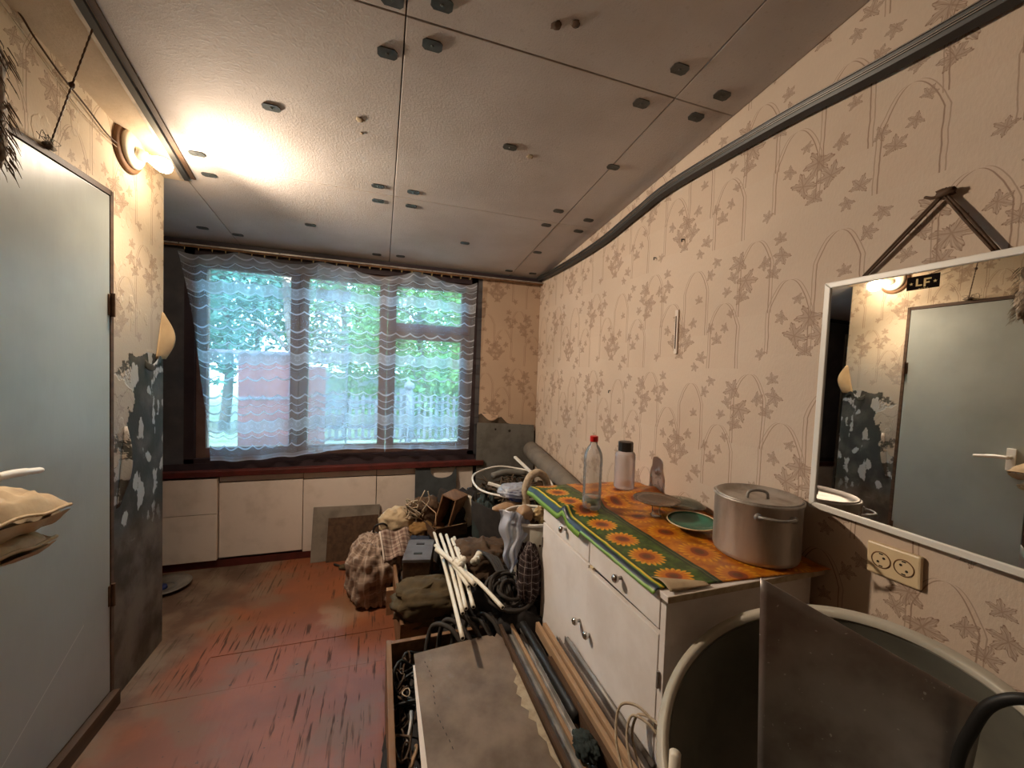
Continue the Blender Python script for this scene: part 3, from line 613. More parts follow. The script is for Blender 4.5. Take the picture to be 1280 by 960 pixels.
# double socket
so_ = thing('double_socket', (XR, .624, .928), 'ivory double power socket below the mirror', 'socket')
T_ = Matrix.Translation((XR, .624, .928)) @ Matrix.Rotation(R(-1.5), 4, 'X')
MB(T_).box((-.007, 0, 0), (.014, .112, .082)).build('face_plate', 'ivory', so_, bevel=.005)
for s in (-1, 1):
    cy = s*.0235; pts = [(-.0145, cy+.020*math.cos(q), .020*math.sin(q)) for q in [2*PI*k/28 for k in range(28)]]
    wl_ = MB(T_).lathe([(0, 0), (.0185, 0), (.0185, .0006), (0, .0006)], (-.0140, cy, 0), (-1, 0, 0), 24).build('well', 'ivory', so_)
    MB(T_).tube(pts, .0014, 6, closed=True).build('rim', 'wood_m', wl_, True)
    for k in (-1, 1): MB(T_).lathe([(0, 0), (.0030, 0), (.0030, .0006), (0, .0006)], (-.0148, cy+k*.006, -k*.006*s), (-1, 0, 0), 10).build('hole', 'hole', wl_)
    for k in (-1, 1): MB(T_).box((-.0148, cy, k*.0155), (.001, .008, .003)).build('earth_clip', 'hole', wl_)
# thermometer strip and marks
th_ = thing('wall_thermometer', (XR, 1.449, 1.485), 'narrow white thermometer strip on the papered wall above the bottles', 'thermometer')
T_ = Matrix.Translation((XR, 1.449, 1.58)) @ Matrix.Rotation(R(-.5), 4, 'X')
MB(T_).box((-.004, 0, 0), (.008, .019, .195)).build('scale_board', 'panel', th_, bevel=.001); MB(T_).tube([(-.010, 0, -.075), (-.010, 0, .07)], .0018, 8).build('tube', 'wood_d', th_)
f = MB(T_)
for i in range(22): f.box((-.0083, .005 if i % 2 else .004, -.07+i*.0065), (.0006, .005, .0008))
f.build('scale_marks', 'hole', th_)
for i, (y, z, l_) in enumerate(((1.436, 1.986, 'dark nail in the right wall below the cable channel'), (1.619, 1.953, 'rusty nail in the right wall nearer the window'), (1.967, 1.288, 'dark bent nail in the right wall above the clear bottle'))):
    tag(MB().tube([(XR+.006, y, z), (XR-.012, y, z-.002), (XR-.014, y-.004, z-.014)], .003, 6).build('wall_nail', 'darkmetal'), l_, 'nail')
# ================================================================ CABINET
FX, CY0, CY1, CY2, CT = .70, .805, 1.185, 1.590, .84
cab = thing('kitchen_cabinet', (.95, 1.2, 0), 'white kitchen base cabinet with two drawers and two doors under the sunflower cloth', 'cabinet')
f = MB(); f.bb((FX+.018, CY0, .0), (1.225, CY0+.018, .822)); f.bb((FX+.018, CY2-.018, .0), (1.225, CY2, .822)); f.bb((1.21, CY0+.018, .0), (1.225, CY2-.018, .822)); f.bb((FX+.018, CY0+.018, .06), (1.21, CY2-.018, .078)); f.bb((FX+.03, CY1-.009, .08), (1.2, CY1+.009, .82)); f.bb((FX+.02, CY0+.02, .715), (1.2, CY2-.02, .72)); f.build('body', 'cabinet', cab)
f = MB(); f.bb((FX+.002, CY0-.004, .0), (FX+.02, CY0+.016, .822)); f.build('front_stile', 'cabinet', cab, bevel=.001)
MB().bb((.685, .778, .8225), (1.238, 1.66, .8395)).build('worktop', ['cabinet'], cab, bevel=.002)
MB().bb((.6845, .7765, .823), (1.2385, .778, .839)).build('worktop_edge', 'chip', cab)
def knob(par, y, z):
    k = MB().lathe([(.006, 0), (.005, .012), (.011, .016), (.013, .024), (.009, .029), (0, .030)], (FX-.001, y, z), (-1, 0, 0), 16).build('knob', 'chrome', par, True)
d = MB().bb((FX, CY0+.018, .728), (FX+.018, CY1-.003, .816)).build('drawer', 'cabinet', cab, bevel=.0015); knob(d, .993, .775)
d = MB().bb((FX, CY1+.003, .728), (FX+.018, CY2-.003, .816)).build('drawer', 'cabinet', cab, bevel=.0015); knob(d, 1.364, .775)
T_ = Matrix.Translation((FX, CY0+.018, 0)) @ Matrix.Rotation(R(1.2), 4, 'Z') @ Matrix.Translation((-FX, -CY0-.018, 0))
d = MB(T_).bb((FX, CY0+.018, .08), (FX+.018, CY1-.004, .712)).build('door', 'cabinet', cab, bevel=.0015); knob(d, 1.150, .497)
d = MB().bb((FX, CY1+.003, .08), (FX+.018, CY2-.003, .718)).build('door', 'cabinet', cab, bevel=.0015); knob(d, 1.228, .497)
for y, z in ((CY0+.010, .60), (CY0+.010, .22), (CY2-.006, .63), (CY2-.006, .22)):
    MB().tube([(FX-.003, y, z-.022), (FX-.003, y, z+.022)], .004, 8).build('hinge', 'steel', cab)
MB().box((FX+.004, CY1-.02, .721), (.012, .02, .007)).build('catch', 'ivory', cab)

# oilcloth
def drapec(a, b):                                        # a from the front hem (0) to the wall (1), b from near (0) to far (1)
    y = .785+.945*b; w_ = .60; s = a*w_
    over = (.045 if b > .42 else .012) * (1 if b > .48 or b < .36 else .3)
    near = max(0, .10-b)
    x = .678+s-.03 ; z = CT+.0015
    edge = .686
    hang = max(0, edge-x)
    if hang > 0: x = edge-.006-hang*.25; z = CT-hang*(.9 if b > .45 else .35)
    # fold that lifts across the cloth
    fy = 1.345+.20*a; f_ = math.exp(-((y-fy)/.030)**2)*(1-a*.55)*.030; z += f_
    z += .006*max(0, noise.noise(Vector((x*9, y*7, 1))))+.004*max(0, noise.noise(Vector((x*20, y*18, 3))))
    if y > 1.66: z = max(z-.10*(y-1.66)*(1+.5*a), .74)
    if b < .12: y += .03*(1-a)*(1-b/.12)
    return Vector((x, y-.02*a*(1-b), z))
cl_ = tag(MB().grid(drapec, 60, 110, lambda a, b: (a*.60, b*.945)).build('tablecloth', 'cloth', smooth=True, solid=.0015), 'sunflower oilcloth in orange and green spread over the cabinet top', 'tablecloth')
tag(MB().grid(lambda a, b: Vector((.700+.125*a, .787+.075*b*(1-.75*a), CT+.0055+.010*math.sin(b*PI)*(1-a))), 12, 8).build('folded_corner', 'linen', cl_, True, solid=.001))

ZT = CT+.008
# clear bottle with red cap
bx, by = .803, 1.36; B = thing('water_bottle', (bx, by, ZT), 'clear ribbed plastic bottle with a red cap on the sunflower cloth', 'bottle')
pr = [(0, .002), (.022, 0), (.034, .004), (.037, .014)]
for i in range(9): z = .03+i*.016; pr += [(.037, z), (.0355, z+.008)]
pr += [(.037, .18), (.037, .20), (.034, .222), (.024, .245), (.0145, .258), (.0135, .272)]
MB().lathe(pr, (bx, by, ZT), seg=36).build('bottle_body', 'pet', B, True); MB().lathe([(.0155, .268), (.016, .270), (.016, .288), (.0145, .290), (0, .290)], (bx, by, ZT), seg=24).build('cap', 'red', B)
MB().lathe([(0, .006), (.033, .008), (.035, .03), (.035, .052), (0, .052)], (bx, by, ZT), seg=28).build('water', 'water', B, True)
# ribbed jar, black lid
bx, by = 1.10, 1.575; B = thing('ribbed_jar', (bx, by, ZT), 'pinkish ribbed jar with a black screw lid behind the clear bottle', 'jar')
pr = [(0, .002), (.040, 0), (.047, .006)]
for i in range(16): z = .014+i*.009; pr += [(.048, z), (.0455, z+.0045)]
pr += [(.047, .160), (.042, .172), (.030, .178)]
MB().lathe(pr, (bx, by, ZT), seg=36).build('jar_body', 'jarglass', B, True)
MB().lathe([(.031, .176), (.034, .178), (.034, .218), (.031, .221), (0, .221)], (bx, by, ZT), seg=32, wob=lambda q, h: 1+.025*math.sin(q*22)).build('lid', 'blackp', B)
# smoky glass dish on a stemmed foot
bx, by = 1.01, 1.235; B = thing('footed_glass_dish', (bx, by, ZT), 'smoky brown glass dish on a clear foot on the sunflower cloth', 'dish')
MB().lathe([(0, 0), (.020, 0), (.022, .004), (.014, .014), (.016, .034), (.024, .046), (0, .046)], (bx, by, ZT), seg=24).build('foot', 'pet', B, True)
MB().lathe([(0, .046), (.03, .047), (.066, .056), (.084, .064), (.086, .066), (.066, .060), (.03, .051), (0, .050)], (bx, by, ZT), seg=40).build('bowl', 'brownglass', B, True)
# green plate with pale rim
bx, by = 1.06, 1.105; T_ = loc_T((bx, by, ZT+.006), 0, R(2), R(-3)); B = thing('green_plate', (bx, by, ZT), 'green enamel plate with a pale rim beside the big pot', 'plate')
MB(T_).lathe([(0, .004), (.050, .004), (.066, .012), (.080, .020), (.0815, .022), (.066, .016), (.05, .009), (0, .008)], seg=44).build('plate_well', 'green', B, True)
MB(T_).tube([(.0815*math.cos(q), .0815*math.sin(q), .0215) for q in [2*PI*k/44 for k in range(44)]], .0022, 6, closed=True).build('rim', 'ivory', B, True)
bx, by = 1.15, 1.27; B = thing('glass_bowl', (bx, by, ZT), 'greenish clear glass bowl upside down behind the green plate', 'bowl')
MB(loc_T((bx, by, ZT+.022), 0, R(-6), R(3))).lathe([(.095, 0), (.092, .004), (.07, .018), (.04, .026), (0, .029)], seg=40, caps=False).build('glass_dome', 'glass', B, True, solid=.003)
MB(loc_T((bx, by, ZT+.022), 0, R(-6), R(3))).tube([(.095*math.cos(q), .095*math.sin(q), 0) for q in [2*PI*k/40 for k in range(40)]], .003, 6, closed=True).build('rim', 'pet', B, True)
# big pot
bx, by = 1.118, .905; B = thing('cooking_pot', (bx, by, ZT-.004), 'large battered aluminium pot with lid at the near end of the cabinet', 'pot')
pz = ZT-.004
MB().lathe([(0, .001), (.105, .0), (.114, .006), (.1175, .018), (.1175, .172), (.1215, .176), (.1215, .181), (.116, .182), (.114, .172), (.113, .02), (0, .012)], (bx, by, pz), seg=56, wob=lambda q, h: 1+.004*math.sin(q*3)).build('pot_body', 'alu', B, True)
ld_ = MB().lathe([(0, .164), (.10, .166), (.112, .176), (.1165, .184), (.112, .186), (.10, .173), (.08, .171), (0, .173)], (bx, by, pz), seg=56).build('lid', 'alu', B, True)
MB().tube(cr([(bx-.028, by+.012, pz+.172), (bx-.024, by+.01, pz+.190), (bx, by, pz+.196), (bx+.024, by-.010, pz+.190), (bx+.028, by-.012, pz+.172)], 6), .0045, 8).build('lid_handle', 'steel', ld_, True)
for sgn, nm in ((-1, 0), (1, 1)):
    an = R(-118) if sgn < 0 else R(62); dv = Vector((math.cos(an), math.sin(an), 0)); tv = Vector((-dv.y, dv.x, 0)); c_ = Vector((bx, by, pz+.150))+dv*.118
    h = MB().tube(cr([c_-tv*.045, c_-tv*.040+dv*.018+Vector((0, 0, .004)), c_+dv*.034+Vector((0, 0, .004)), c_+tv*.040+dv*.018+Vector((0, 0, .004)), c_+tv*.045], 6), .0042, 8)
    for s in (-1, 1): h.lathe([(0, 0), (.011, 0), (.011, .003), (.004, .006), (0, .007)], c_+tv*.046*s, dv, 12)
    h.build('handle', 'steel', B, True)
# ================================================================ BASIN, SHEET, HOSE
bn = Vector((-.591, -.046, 1)).normalized(); bc = Vector((.777, .444, .718))
B = thing('enamel_basin', bc-bn*.24, 'large round enamel basin tipped against the wall in front of the cabinet', 'basin')
MB().lathe([(.0, -.240), (.24, -.238), (.275, -.21), (.298, -.02), (.302, 0), (.302, 0)], bc, bn, 72, caps=False).build('outer_shell', 'enamel', B, True)
MB().lathe([(.297, -.012), (.270, -.203), (.236, -.230), (.0, -.232)], bc, bn, 72, caps=False).build('inner_lining', 'enamel_in', B, True)
rm = MB(); rm.lathe([(.296, -.006), (.300, .003), (.308, .005), (.312, .001), (.318, .002), (.322, -.004), (.316, -.012), (.303, -.010), (.296, -.006)], bc, bn, 96, caps=False); rm.build('rolled_rim', 'enamel', B, True)
# stool under the basin
S_ = thing('low_stool', (.86, .44, 0), 'dark wooden stool under the tipped basin', 'stool')
MB().box((.86, .44, .345), (.34, .34, .03)).build('seat', 'wood_d', S_, bevel=.003)
for sx in (-1, 1):
    for sy in (-1, 1): MB().box((.86+sx*.14, .44+sy*.14, .165), (.035, .035, .33)).build('leg', 'wood_d', S_)
# galvanised sheet: top-left corner, top-right corner, thickness
q00, q10, q01, q11 = Vector((.762, .600, .970)), Vector((1.0, .362, .835)), Vector((.775, .588, .480)), Vector((.955, .368, .600))
mb = MB(); nn = (q10-q00).cross(q01-q00).normalized()
def shf(a, b): return (q00.lerp(q10, a)).lerp(q01.lerp(q11, a), b) + nn*.008*math.sin(a*3+.4)*math.sin(b*2.2)
mb.grid(shf, 24, 16)
tag(mb.build('metal_sheet', 'galv', smooth=True, solid=.0015), 'scratched zinc sheet metal standing upright in the basin', 'sheet metal')
hp_ = [(.86, .33, .50), (.925, .352, .64), (.952, .372, .731), (.952, .357, .815), (.953, .337, .873), (.965, .300, .906), (1.0, .24, .905), (1.04, .17, .86), (1.06, .08, .76)]
tag(MB().tube(cr(hp_, 8), .0085, 12).build('black_hose', 'black', smooth=True), 'thick black rubber hose arching in front of the zinc sheet', 'hose')
tag(MB().tube([(.560, .600, .40), (.566, .602, .645)], .011, 14).build('white_tube', 'pipe', smooth=True), 'short white tube standing at the left rim of the basin', 'tube')
# ================================================================ PILLOW BY THE DOOR
S_ = thing('side_stand', (-.85, .80, 0), 'brown wooden stand beside the door carrying the pillow', 'stand')
MB().bb((-.975, .54, .895), (-.715, 1.06, .915)).build('top_board', 'wood_m', S_, bevel=.002)
for x in (-.96, -.74):
    for y in (.57, 1.03): MB().box((x, y, .4475), (.03, .03, .895)).build('leg', 'wood_m', S_)
def pil(a, b, sgn, c, r, seed, puff):
    x = (a*2-1); y = (b*2-1); e = max(0, (1-x**4)*(1-y**4))**.5
    cx = 1-.10*y*y; cy = 1-.08*x*x
    wr = .022*noise.noise(Vector((x*4, y*7, seed)))*e + .009*abs(math.sin(9*x+4*y+seed))*(1-e)
    return Vector((c[0]+x*r[0]*cx, c[1]+y*r[1]*cy, c[2]+sgn*(puff*e+wr)+.0*x))
Pl = thing('linen_pillow', (-.845, 1.10, .92), 'crumpled beige linen pillow with a seam, by the door handle', 'pillow')
T_ = Matrix.Translation((0, 0, 0))
for nm, c, r, pf, sd in (('upper_cushion', (-.845, 1.035, 1.026), (.125, .27, 0), .062, 1), ('lower_cushion', (-.845, 1.01, .955), (.120, .255, 0), .034, 4)):
    def tilt(v): return v + Vector((0, 0, -.16*max(0, v.y-1.12)))
    f = MB(); f.grid(lambda a, b: tilt(pil(a, b, 1, c, r, sd, pf)), 26, 36); f.grid(lambda a, b: tilt(pil(a, b, -1, c, r, sd+2, pf*.8)), 26, 36); f.build(nm, 'linen', Pl, True)
    f = MB(); k_ = [tilt(pil(a, b, 1, c, r, sd, pf)) for a, b in [(i/20, 1) for i in range(21)] + [(1, 1-i/20) for i in range(21)]]; f.tube(k_, .004, 6); f.build('seam', 'linen', Pl, True)
# ================================================================ ALCOVE, seen in the mirror
S_ = thing('alcove_shelf', (-2.05, 2.75, 0), 'grey shelf unit in the alcove seen only in the mirror', 'shelf')
for z in (.06, .50, .95, 1.40, 1.85): MB().bb((-2.29, 2.36, z), (-1.95, 3.03, z+.02)).build('shelf_board', 'greysheet', S_)
for y in (2.35, 3.02): MB().bb((-2.29, y, 0), (-1.95, y+.018, 2.0)).build('side_panel', 'greysheet', S_)
tag(MB().bb((-2.18, 2.86, 1.42), (-1.98, 2.93, 1.60)).build('red_box', 'red'), 'red box on the alcove shelf, in the mirror', 'box')
tag(MB().bb((-2.18, 2.78, 1.42), (-1.99, 2.85, 1.57)).build('dark_box', 'navyc'), 'dark blue box beside the red box in the mirror', 'box')
tag(MB().lathe([(0, 0), (.04, 0), (.042, .10), (.03, .13), (.03, .15), (0, .15)], (-2.06, 2.62, 1.42), seg=24).build('glass_jar', 'jarglass', smooth=True), 'pale glass jar on the alcove shelf in the mirror', 'jar')
tag(MB().lathe([(0, 0), (.06, 0), (.075, .12), (.06, .16), (0, .16)], (-2.08, 2.85, .97), seg=24).build('white_canister', 'white', smooth=True), 'white canister on the middle alcove shelf in the mirror', 'canister')
tag(MB().lathe([(0, 0), (.07, 0), (.11, .07), (.115, .07), (.07, .005), (0, .005)], (-2.08, 2.75, .52), seg=28).build('pale_bowl', 'white', smooth=True), 'pale bowl on the low alcove shelf in the mirror', 'bowl')
D = thing('white_disc', (-1.20, 2.86, .001), 'pale round dish with a dark centre on the floor in the alcove corner', 'dish')
MB().lathe([(0, .002), (.07, .001), (.105, .014), (.128, .022), (.130, .026), (.10, .018), (.066, .008), (0, .008)], (-1.20, 2.86, 0), seg=48).build('dish_body', 'lino', D, True)
MB().lathe([(0, .008), (.035, .008), (.030, .026), (0, .030)], (-1.215, 2.845, 0), seg=24).build('centre_cap', 'bluep', D, True)
MB().lathe([(.045, .0085), (.047, .014), (.060, .010)], (-1.20, 2.86, 0), seg=40, caps=False).build('inner_ring', 'greysheet', D, True)

# ================================================================ BOARDS AGAINST THE WINDOW WALL
def lean(name, mat, poly, y0, tilt, th, label, cat='board'):
    """poly in (x, z); the foot stands off the wall by tilt metres"""
    zb = min(z for x, z in poly); zt = max(z for x, z in poly)
    pts = [Vector((x, y0-tilt*(zt-z)/(zt-zb), z)) for x, z in poly]
    return tag(MB().prism(pts, (0, -th, 0)).build(name, mat), label, cat)
lean('leaning_board', 'hardboard_g', [(-.43, .002), (.015, .012), (.02, .355), (-.425, .365)], YW-.028, .075, .008, 'pale worn hardboard sheet leaning against the cream boards')
lean('leaning_board', 'wood_d', [(-.33, .002), (.01, .004), (.012, .285), (-.325, .305)], YW-.040, .085, .007, 'smaller dark brown board leaning on the pale hardboard sheet')
nt = [(.27, .02), (.585, .02), (.585, .625), (.575, .60), (.555, .565)] + [(.475+.085*math.cos(q), .575-.045*math.sin(q)) for q in [R(10+20*k) for k in range(9)]] + [(.385, .60), (.385, .635), (.27, .645)]
lean('notched_sheet', 'bluesheet', nt, YW-.030, .05, .004, 'slate grey sheet with a round notch cut in its top edge', 'sheet')
gs = lean('grey_sheet', 'greysheet', [(.745, .36), (1.235, .36), (1.235, .93), (.98, .945), (.745, .955)], YW-.012, .03, .006, 'large grey sheet with holes leaning in the corner by the window', 'sheet')
for (x, z, s_) in ((.90, .90, .008), (1.02, .885, .012)): MB().blob((x, YW-.021, z), (s_, .003, s_), .4, 6, 3, nu=10, nv=6, flat=1).build('tear_hole', 'hole', gs)
tag(MB().tube(cr([(-.27, 2.90, .012), (-.2, 2.86, .010), (-.1, 2.88, .014), (.0, 2.85, .010), (.06, 2.80, .012)], 6), .007, 8).build('short_cable', 'black', smooth=True), 'short black cable on the floor at the foot of the leaning boards', 'cable')
tag(MB().blob((-.19, 2.845, .012), (.05, .03, .016), .4, 6, 8, nu=18, nv=10, flat=.6).build('grey_rag', 'khaki', smooth=True), 'small khaki rag on the floor before the leaning boards', 'rag')
rl = thing('lino_roll', (1.19, 2.45, .58), 'grey roll of linoleum lying along the papered wall behind the cabinet', 'roll')
T_ = loc_T((1.168, 2.36, .668), R(1), R(9))
f = MB(T_)
sp = [((.045+.026*k/60)*math.cos(k*.32), (.045+.026*k/60)*math.sin(k*.32)) for k in range(61)]
f.grid(lambda a, b: Vector((sp[min(60, int(a*60+.5))][0], (b-.5)*1.15, sp[min(60, int(a*60+.5))][1])), 60, 10); f.build('rolled_sheet', 'lino', rl, True, solid=.002)
rl['category'] = 'roll'
MB().bb((1.15, 1.86, 0), (1.24, 2.90, .50)).build('under_boards', 'wood_d', None)
o = bpy.data.objects['under_boards']; o.name = 'stored_board'; tag(o, 'dark board stack under the linoleum roll in the corner', 'board')

# ================================================================ JUNK HEAP
def cloth_heap(name, mat, c, r, label, seed, cat='cloth', amp=.25, fold=.12, ff=9, p=.9, uv=1, flat=.6, T=None):
    return tag(MB(T).blob(c, r, amp, 6, seed, fold, ff, 56, 34, p, flat, uv).build(name, mat, smooth=True), label, cat)
cloth_heap('rag_heap', 'blackc', (.50, 2.10, .10), (.31, .42, .22), 'dark heap of rags under the plastic pipes', 3, 'rags', .3, .1, 14, flat=.44)
cloth_heap('rag_heap', 'blackc', (.56, 2.62, .18), (.26, .24, .34), 'black rags piled at the back below the window sill', 9, 'rags', .3, .12, 11, flat=.5)
cloth_heap('dark_coat', 'greenc', (.655, 2.36, .36), (.085, .11, .25), 'dark greenish coat slumped below the hoop basket', 12, 'coat', .25, .1, 9)
# long wooden crate, khaki bag and tin box on it
def crate(name, x0, x1, y0, y1, z1, t, mat, label, rz=0, floor=True):
    Tn = loc_T(((x0+x1)/2, (y0+y1)/2, 0), rz); cx, cy = (x1-x0)/2, (y1-y0)/2
    o = thing(name, ((x0+x1)/2, (y0+y1)/2, 0), label, 'crate')
    f = lambda: MB(Tn)
    f().bb((-cx, -cy, .0), (-cx+t, cy, z1)).build('side_board', mat, o, bevel=.0015); f().bb((cx-t, -cy, .0), (cx, cy, z1)).build('side_board', mat, o, bevel=.0015)
    f().bb((-cx+t, -cy, .0), (cx-t, -cy+t, z1-.004)).build('end_board', mat, o, bevel=.0015); f().bb((-cx+t, cy-t, .0), (cx-t, cy, z1-.004)).build('end_board', mat, o, bevel=.0015)
    f().bb((-cx+t, -cy+t, .006), (cx-t, cy-t, .016)).build('bottom_board', 'wood_d', o); return o
crate('long_crate', .100, .50, 1.78, 2.52, .235, .018, 'wood_m', 'long brown wooden crate behind, holding the khaki bag and tin box', R(1.5))
f = MB().bb((.060, 2.24, 0), (.098, 2.275, .14)); tag(f.build('wood_block', 'wood_l'), 'short pale wood block standing at the crate side by the sack', 'wood block')
cloth_heap('rag_heap', 'brownc', (.30, 2.30, .12), (.155, .19, .14), 'brown rags filling the long crate under the tin box', 21, 'rags', .12, .08, 9, flat=.7)
tb = thing('tin_box', (.221, 2.137, .262), 'dark metal box with two small slots on its top, on the crate', 'box')
T_ = loc_T((.221, 2.137, .262), R(-12))
MB(T_).bb((-.068, -.118, 0), (.068, .118, .125)).build('box_body', 'wood_d', tb, bevel=.003)
MB(T_).bb((-.071, -.121, .125), (.071, .121, .143)).build('lid', 'darktin', tb, bevel=.003)
for y in (-.055, .06): MB(T_).bb((-.022, y-.008, .1432), (.022, y+.008, .147)).build('slot_handle', 'hole', tb, bevel=.001)
cloth_heap('khaki_bag', 'khaki', (.265, 1.895, .265), (.175, .125, .085), 'khaki canvas bag slumped over the front of the long crate', 5, 'bag', .25, .12, 7, p=.8, flat=.7)
tag(MB().tube(cr([(.13, 1.93, .27), (.10, 1.88, .315), (.14, 1.84, .325), (.22, 1.85, .345), (.30, 1.90, .355)], 8), .008, 6).build('bag_strap', 'khaki', smooth=True), 'khaki strap looped over the canvas bag', 'strap')
# woven sack with checked flap
wk = thing('woven_sack', (-.01, 2.47, .0), 'stuffed brown woven sack on the floor with a checked flap', 'sack')
MB().blob((-.005, 2.47, .16), (.145, .16, .195), .20, 6, 2, .13, 22, 110, 60, .85, .80).build('sack_body', 'woven', wk, True)
def fl_(a, b): 
    x = .02+.175*a+.03*b; y = 2.42-.10*b+.07*a; z = .405-.13*b-.02*a+.010*math.sin(a*9+b*4)-.05*max(0, a-.85)
    return Vector((x, y, z))
MB().grid(fl_, 24, 18, lambda a, b: (a*.20, b*.20)).build('checked_flap', 'plaid1', wk, True, solid=.003)
MB().tube([fl_(0, b/10) + Vector((-.002, -.003, 0)) for b in range(11)], .005, 6).build('flap_hem', 'panel', wk, True)
f = MB(); f.tube(cr([(-.02, 2.52, .34), (-.01, 2.50, .405), (.04, 2.50, .42), (.08, 2.53, .37)], 6), .006, 8); f.build('handle', 'black', wk, True)
cloth_heap('ochre_cloth', 'ochrec', (.265, 2.50, .365), (.075, .065, .045), 'ochre cloth bunched beside the checked flap', 6, 'cloth')
cloth_heap('navy_cloth', 'navyc', (.265, 2.41, .305), (.075, .075, .05), 'navy cloth tucked behind the tin box', 7, 'cloth')
cloth_heap('brown_cloth', 'brownc', (.31, 2.60, .42), (.10, .08, .11), 'brown cloth heap beneath the tangle of pale cord', 8, 'cloth')
cloth_heap('pale_cloth', 'linen', (.12, 2.58, .40), (.10, .075, .085), 'pale beige cloth behind the checked flap', 11, 'cloth', .2, .1)
for k in range(1):
    f = MB(); r_ = random.Random(11)
    for q in range(6):
        c0_ = Vector((.215, 2.52, .475)); pts = [c0_ + Vector((r_.uniform(-.055, .075), r_.uniform(-.03, .03), r_.uniform(-.05, .05)+.03*math.sin(j))) for j in range(7)]
        f.tube(cr(pts, 6), .0045, 6)
    f.tube(cr([(.24, 2.5, .50), (.26, 2.5, .56), (.285, 2.5, .61)], 5), .004, 6); f.tube(cr([(.27, 2.5, .48), (.31, 2.48, .55), (.30, 2.48, .61)], 5), .004, 6)
    tag(f.build('cord_tangle', 'jute', smooth=True), 'tangle of pale cord on the heap below the window', 'cord')
# thin-walled dark case holding the upturned drawer and the round lid
cs = thing('open_case', (.41, 2.42, .33), 'thin-walled dark open case in the heap holding an upturned drawer', 'case')
A = [Vector(q) for q in ((.275, 2.56, .60), (.325, 2.36, .415), (.505, 2.42, .44), (.475, 2.60, .60))]
T0 = loc_T((.40, 2.46, .36), R(14))
f = MB(T0); 
f.bb((-.105, -.125, 0), (.105, .125, .006)); f.build('case_bottom', 'blackc', cs)
MB(T0).bb((-.105, -.125, .006), (-.100, .125, .06)).build('case_wall', 'wood_d', cs); MB(T0).bb((.100, -.125, .006), (.105, .125, .075)).build('case_wall', 'wood_d', cs)
MB(T0).bb((-.100, -.125, .006), (.100, -.120, .070)).build('case_wall', 'wood_d', cs); MB(T0).bb((-.100, .120, .006), (.100, .125, .10)).build('case_wall', 'wood_d', cs)
f = MB(T0); f.tube([(-.102, .122, .167), (-.102, -.122, .167)], .003, 6); f.tube([(-.102, -.123, .167), (-.102, -.123, .07), (.102, -.123, .072), (.102, -.123, .10)], .003, 6); f.build('case_edge', 'wood_l', cs, True)
dw = thing('small_drawer', (.42, 2.44, .40), 'small brown wooden drawer standing on end in the open case', 'drawer')
T1 = loc_T((.420, 2.45, .385), R(142), R(4), R(-14))
for a, b in (((-.045, -.085, 0), (-.037, .085, .215)), ((.047, -.085, 0), (.055, .085, .215)), ((-.037, -.085, 0), (.047, -.077, .215)), ((-.037, -.085, .207), (.047, .085, .215)), ((-.037, -.077, 0), (.047, .085, .008))):
    MB(T1).bb(a, b).build('drawer_side', 'wood_m', dw, bevel=.001)
rlid = tag(MB().lathe([(0, 0), (.082, 0), (.098, .008), (.100, .012), (.084, .006), (0, .006)], (.535, 2.445, .478), (-.62, -.70, .34), seg=44).build('round_lid', 'enamel', smooth=True), 'pale round lid leaning behind the upturned drawer', 'lid')
# hoop basket with twigs
hc = Vector((.80, 2.32, .69)); hb = thing('hoop_basket', (hc.x, hc.y, 0), 'tall dark basket with a thin white hoop rim, full of twigs', 'basket')
def hoopT(q, r=1): return hc+Vector((.245*math.cos(q)*r, .30*math.sin(q)*r, .015*math.sin(q)+.004*math.sin(5*q)))
MB().tube([hoopT(2*PI*k/64) for k in range(64)], .0065, 8, closed=True).build('hoop_rim', 'white', hb, True)
MB().lathe([(.20, .12), (.225, .3), (.245, .56), (.242, .565), (.215, .30), (.0, .20)], (hc.x, hc.y, .02), seg=40, wob=lambda q, h: 1+.03*math.sin(q*9+h*20)+.05*math.sin(q*3)).build('basket_wall', 'blackc', hb, True)
tw_ = MB(); r_ = random.Random(3)
for i in range(150):
    a = r_.uniform(0, 2*PI); rr_ = r_.uniform(0, .2); p = hc+Vector((rr_*math.cos(a), rr_*1.2*math.sin(a), r_.uniform(-.11, -.01))); d = Vector((r_.uniform(-1, 1), r_.uniform(-1, 1), r_.uniform(-.3, .35))).normalized()*r_.uniform(.05, .12)
    q = p+d
    if (q.x-hc.x)**2+((q.y-hc.y)/1.2)**2 > .05: q = p-d
    tw_.tube([p, p.lerp(q, .5)+Vector((0, 0, .012)), q], r_.choice((.003, .0045, .006)), 5)
tag(tw_.build('twig_filling', 'twig', smooth=True), 'dry brown twigs and scraps inside the hoop basket', 'twigs', kind='stuff')
for a, b, l_ in (((.60, 2.16, .735), (.765, 2.05, .70), 'white stick lying across the near left of the hoop basket'), ((.875, 2.50, .80), (.91, 2.22, .745), 'white stick lying across the far rim of the hoop basket')):
    tag(MB().beam(a, b, .018, .014).build('white_stick', 'white', bevel=.002), l_, 'stick')
tag(MB().tube(cr([(.70, 2.42, .70), (.80, 2.44, .715), (.93, 2.43, .70)], 4), .022, 12).build('grey_tube', 'greysheet', smooth=True), 'grey tube lying among the twigs in the hoop basket', 'tube')
tag(MB().tube(cr([(.747, 1.94, .52), (.752, 1.945, .66), (.748, 1.95, .745), (.772, 1.955, .812), (.82, 1.96, .835), (.870, 1.97, .80), (.905, 2.0, .72)], 8), .021, 14).build('thick_hose', 'jute', smooth=True), 'thick beige hose bent in an arch behind the cabinet corner', 'hose')
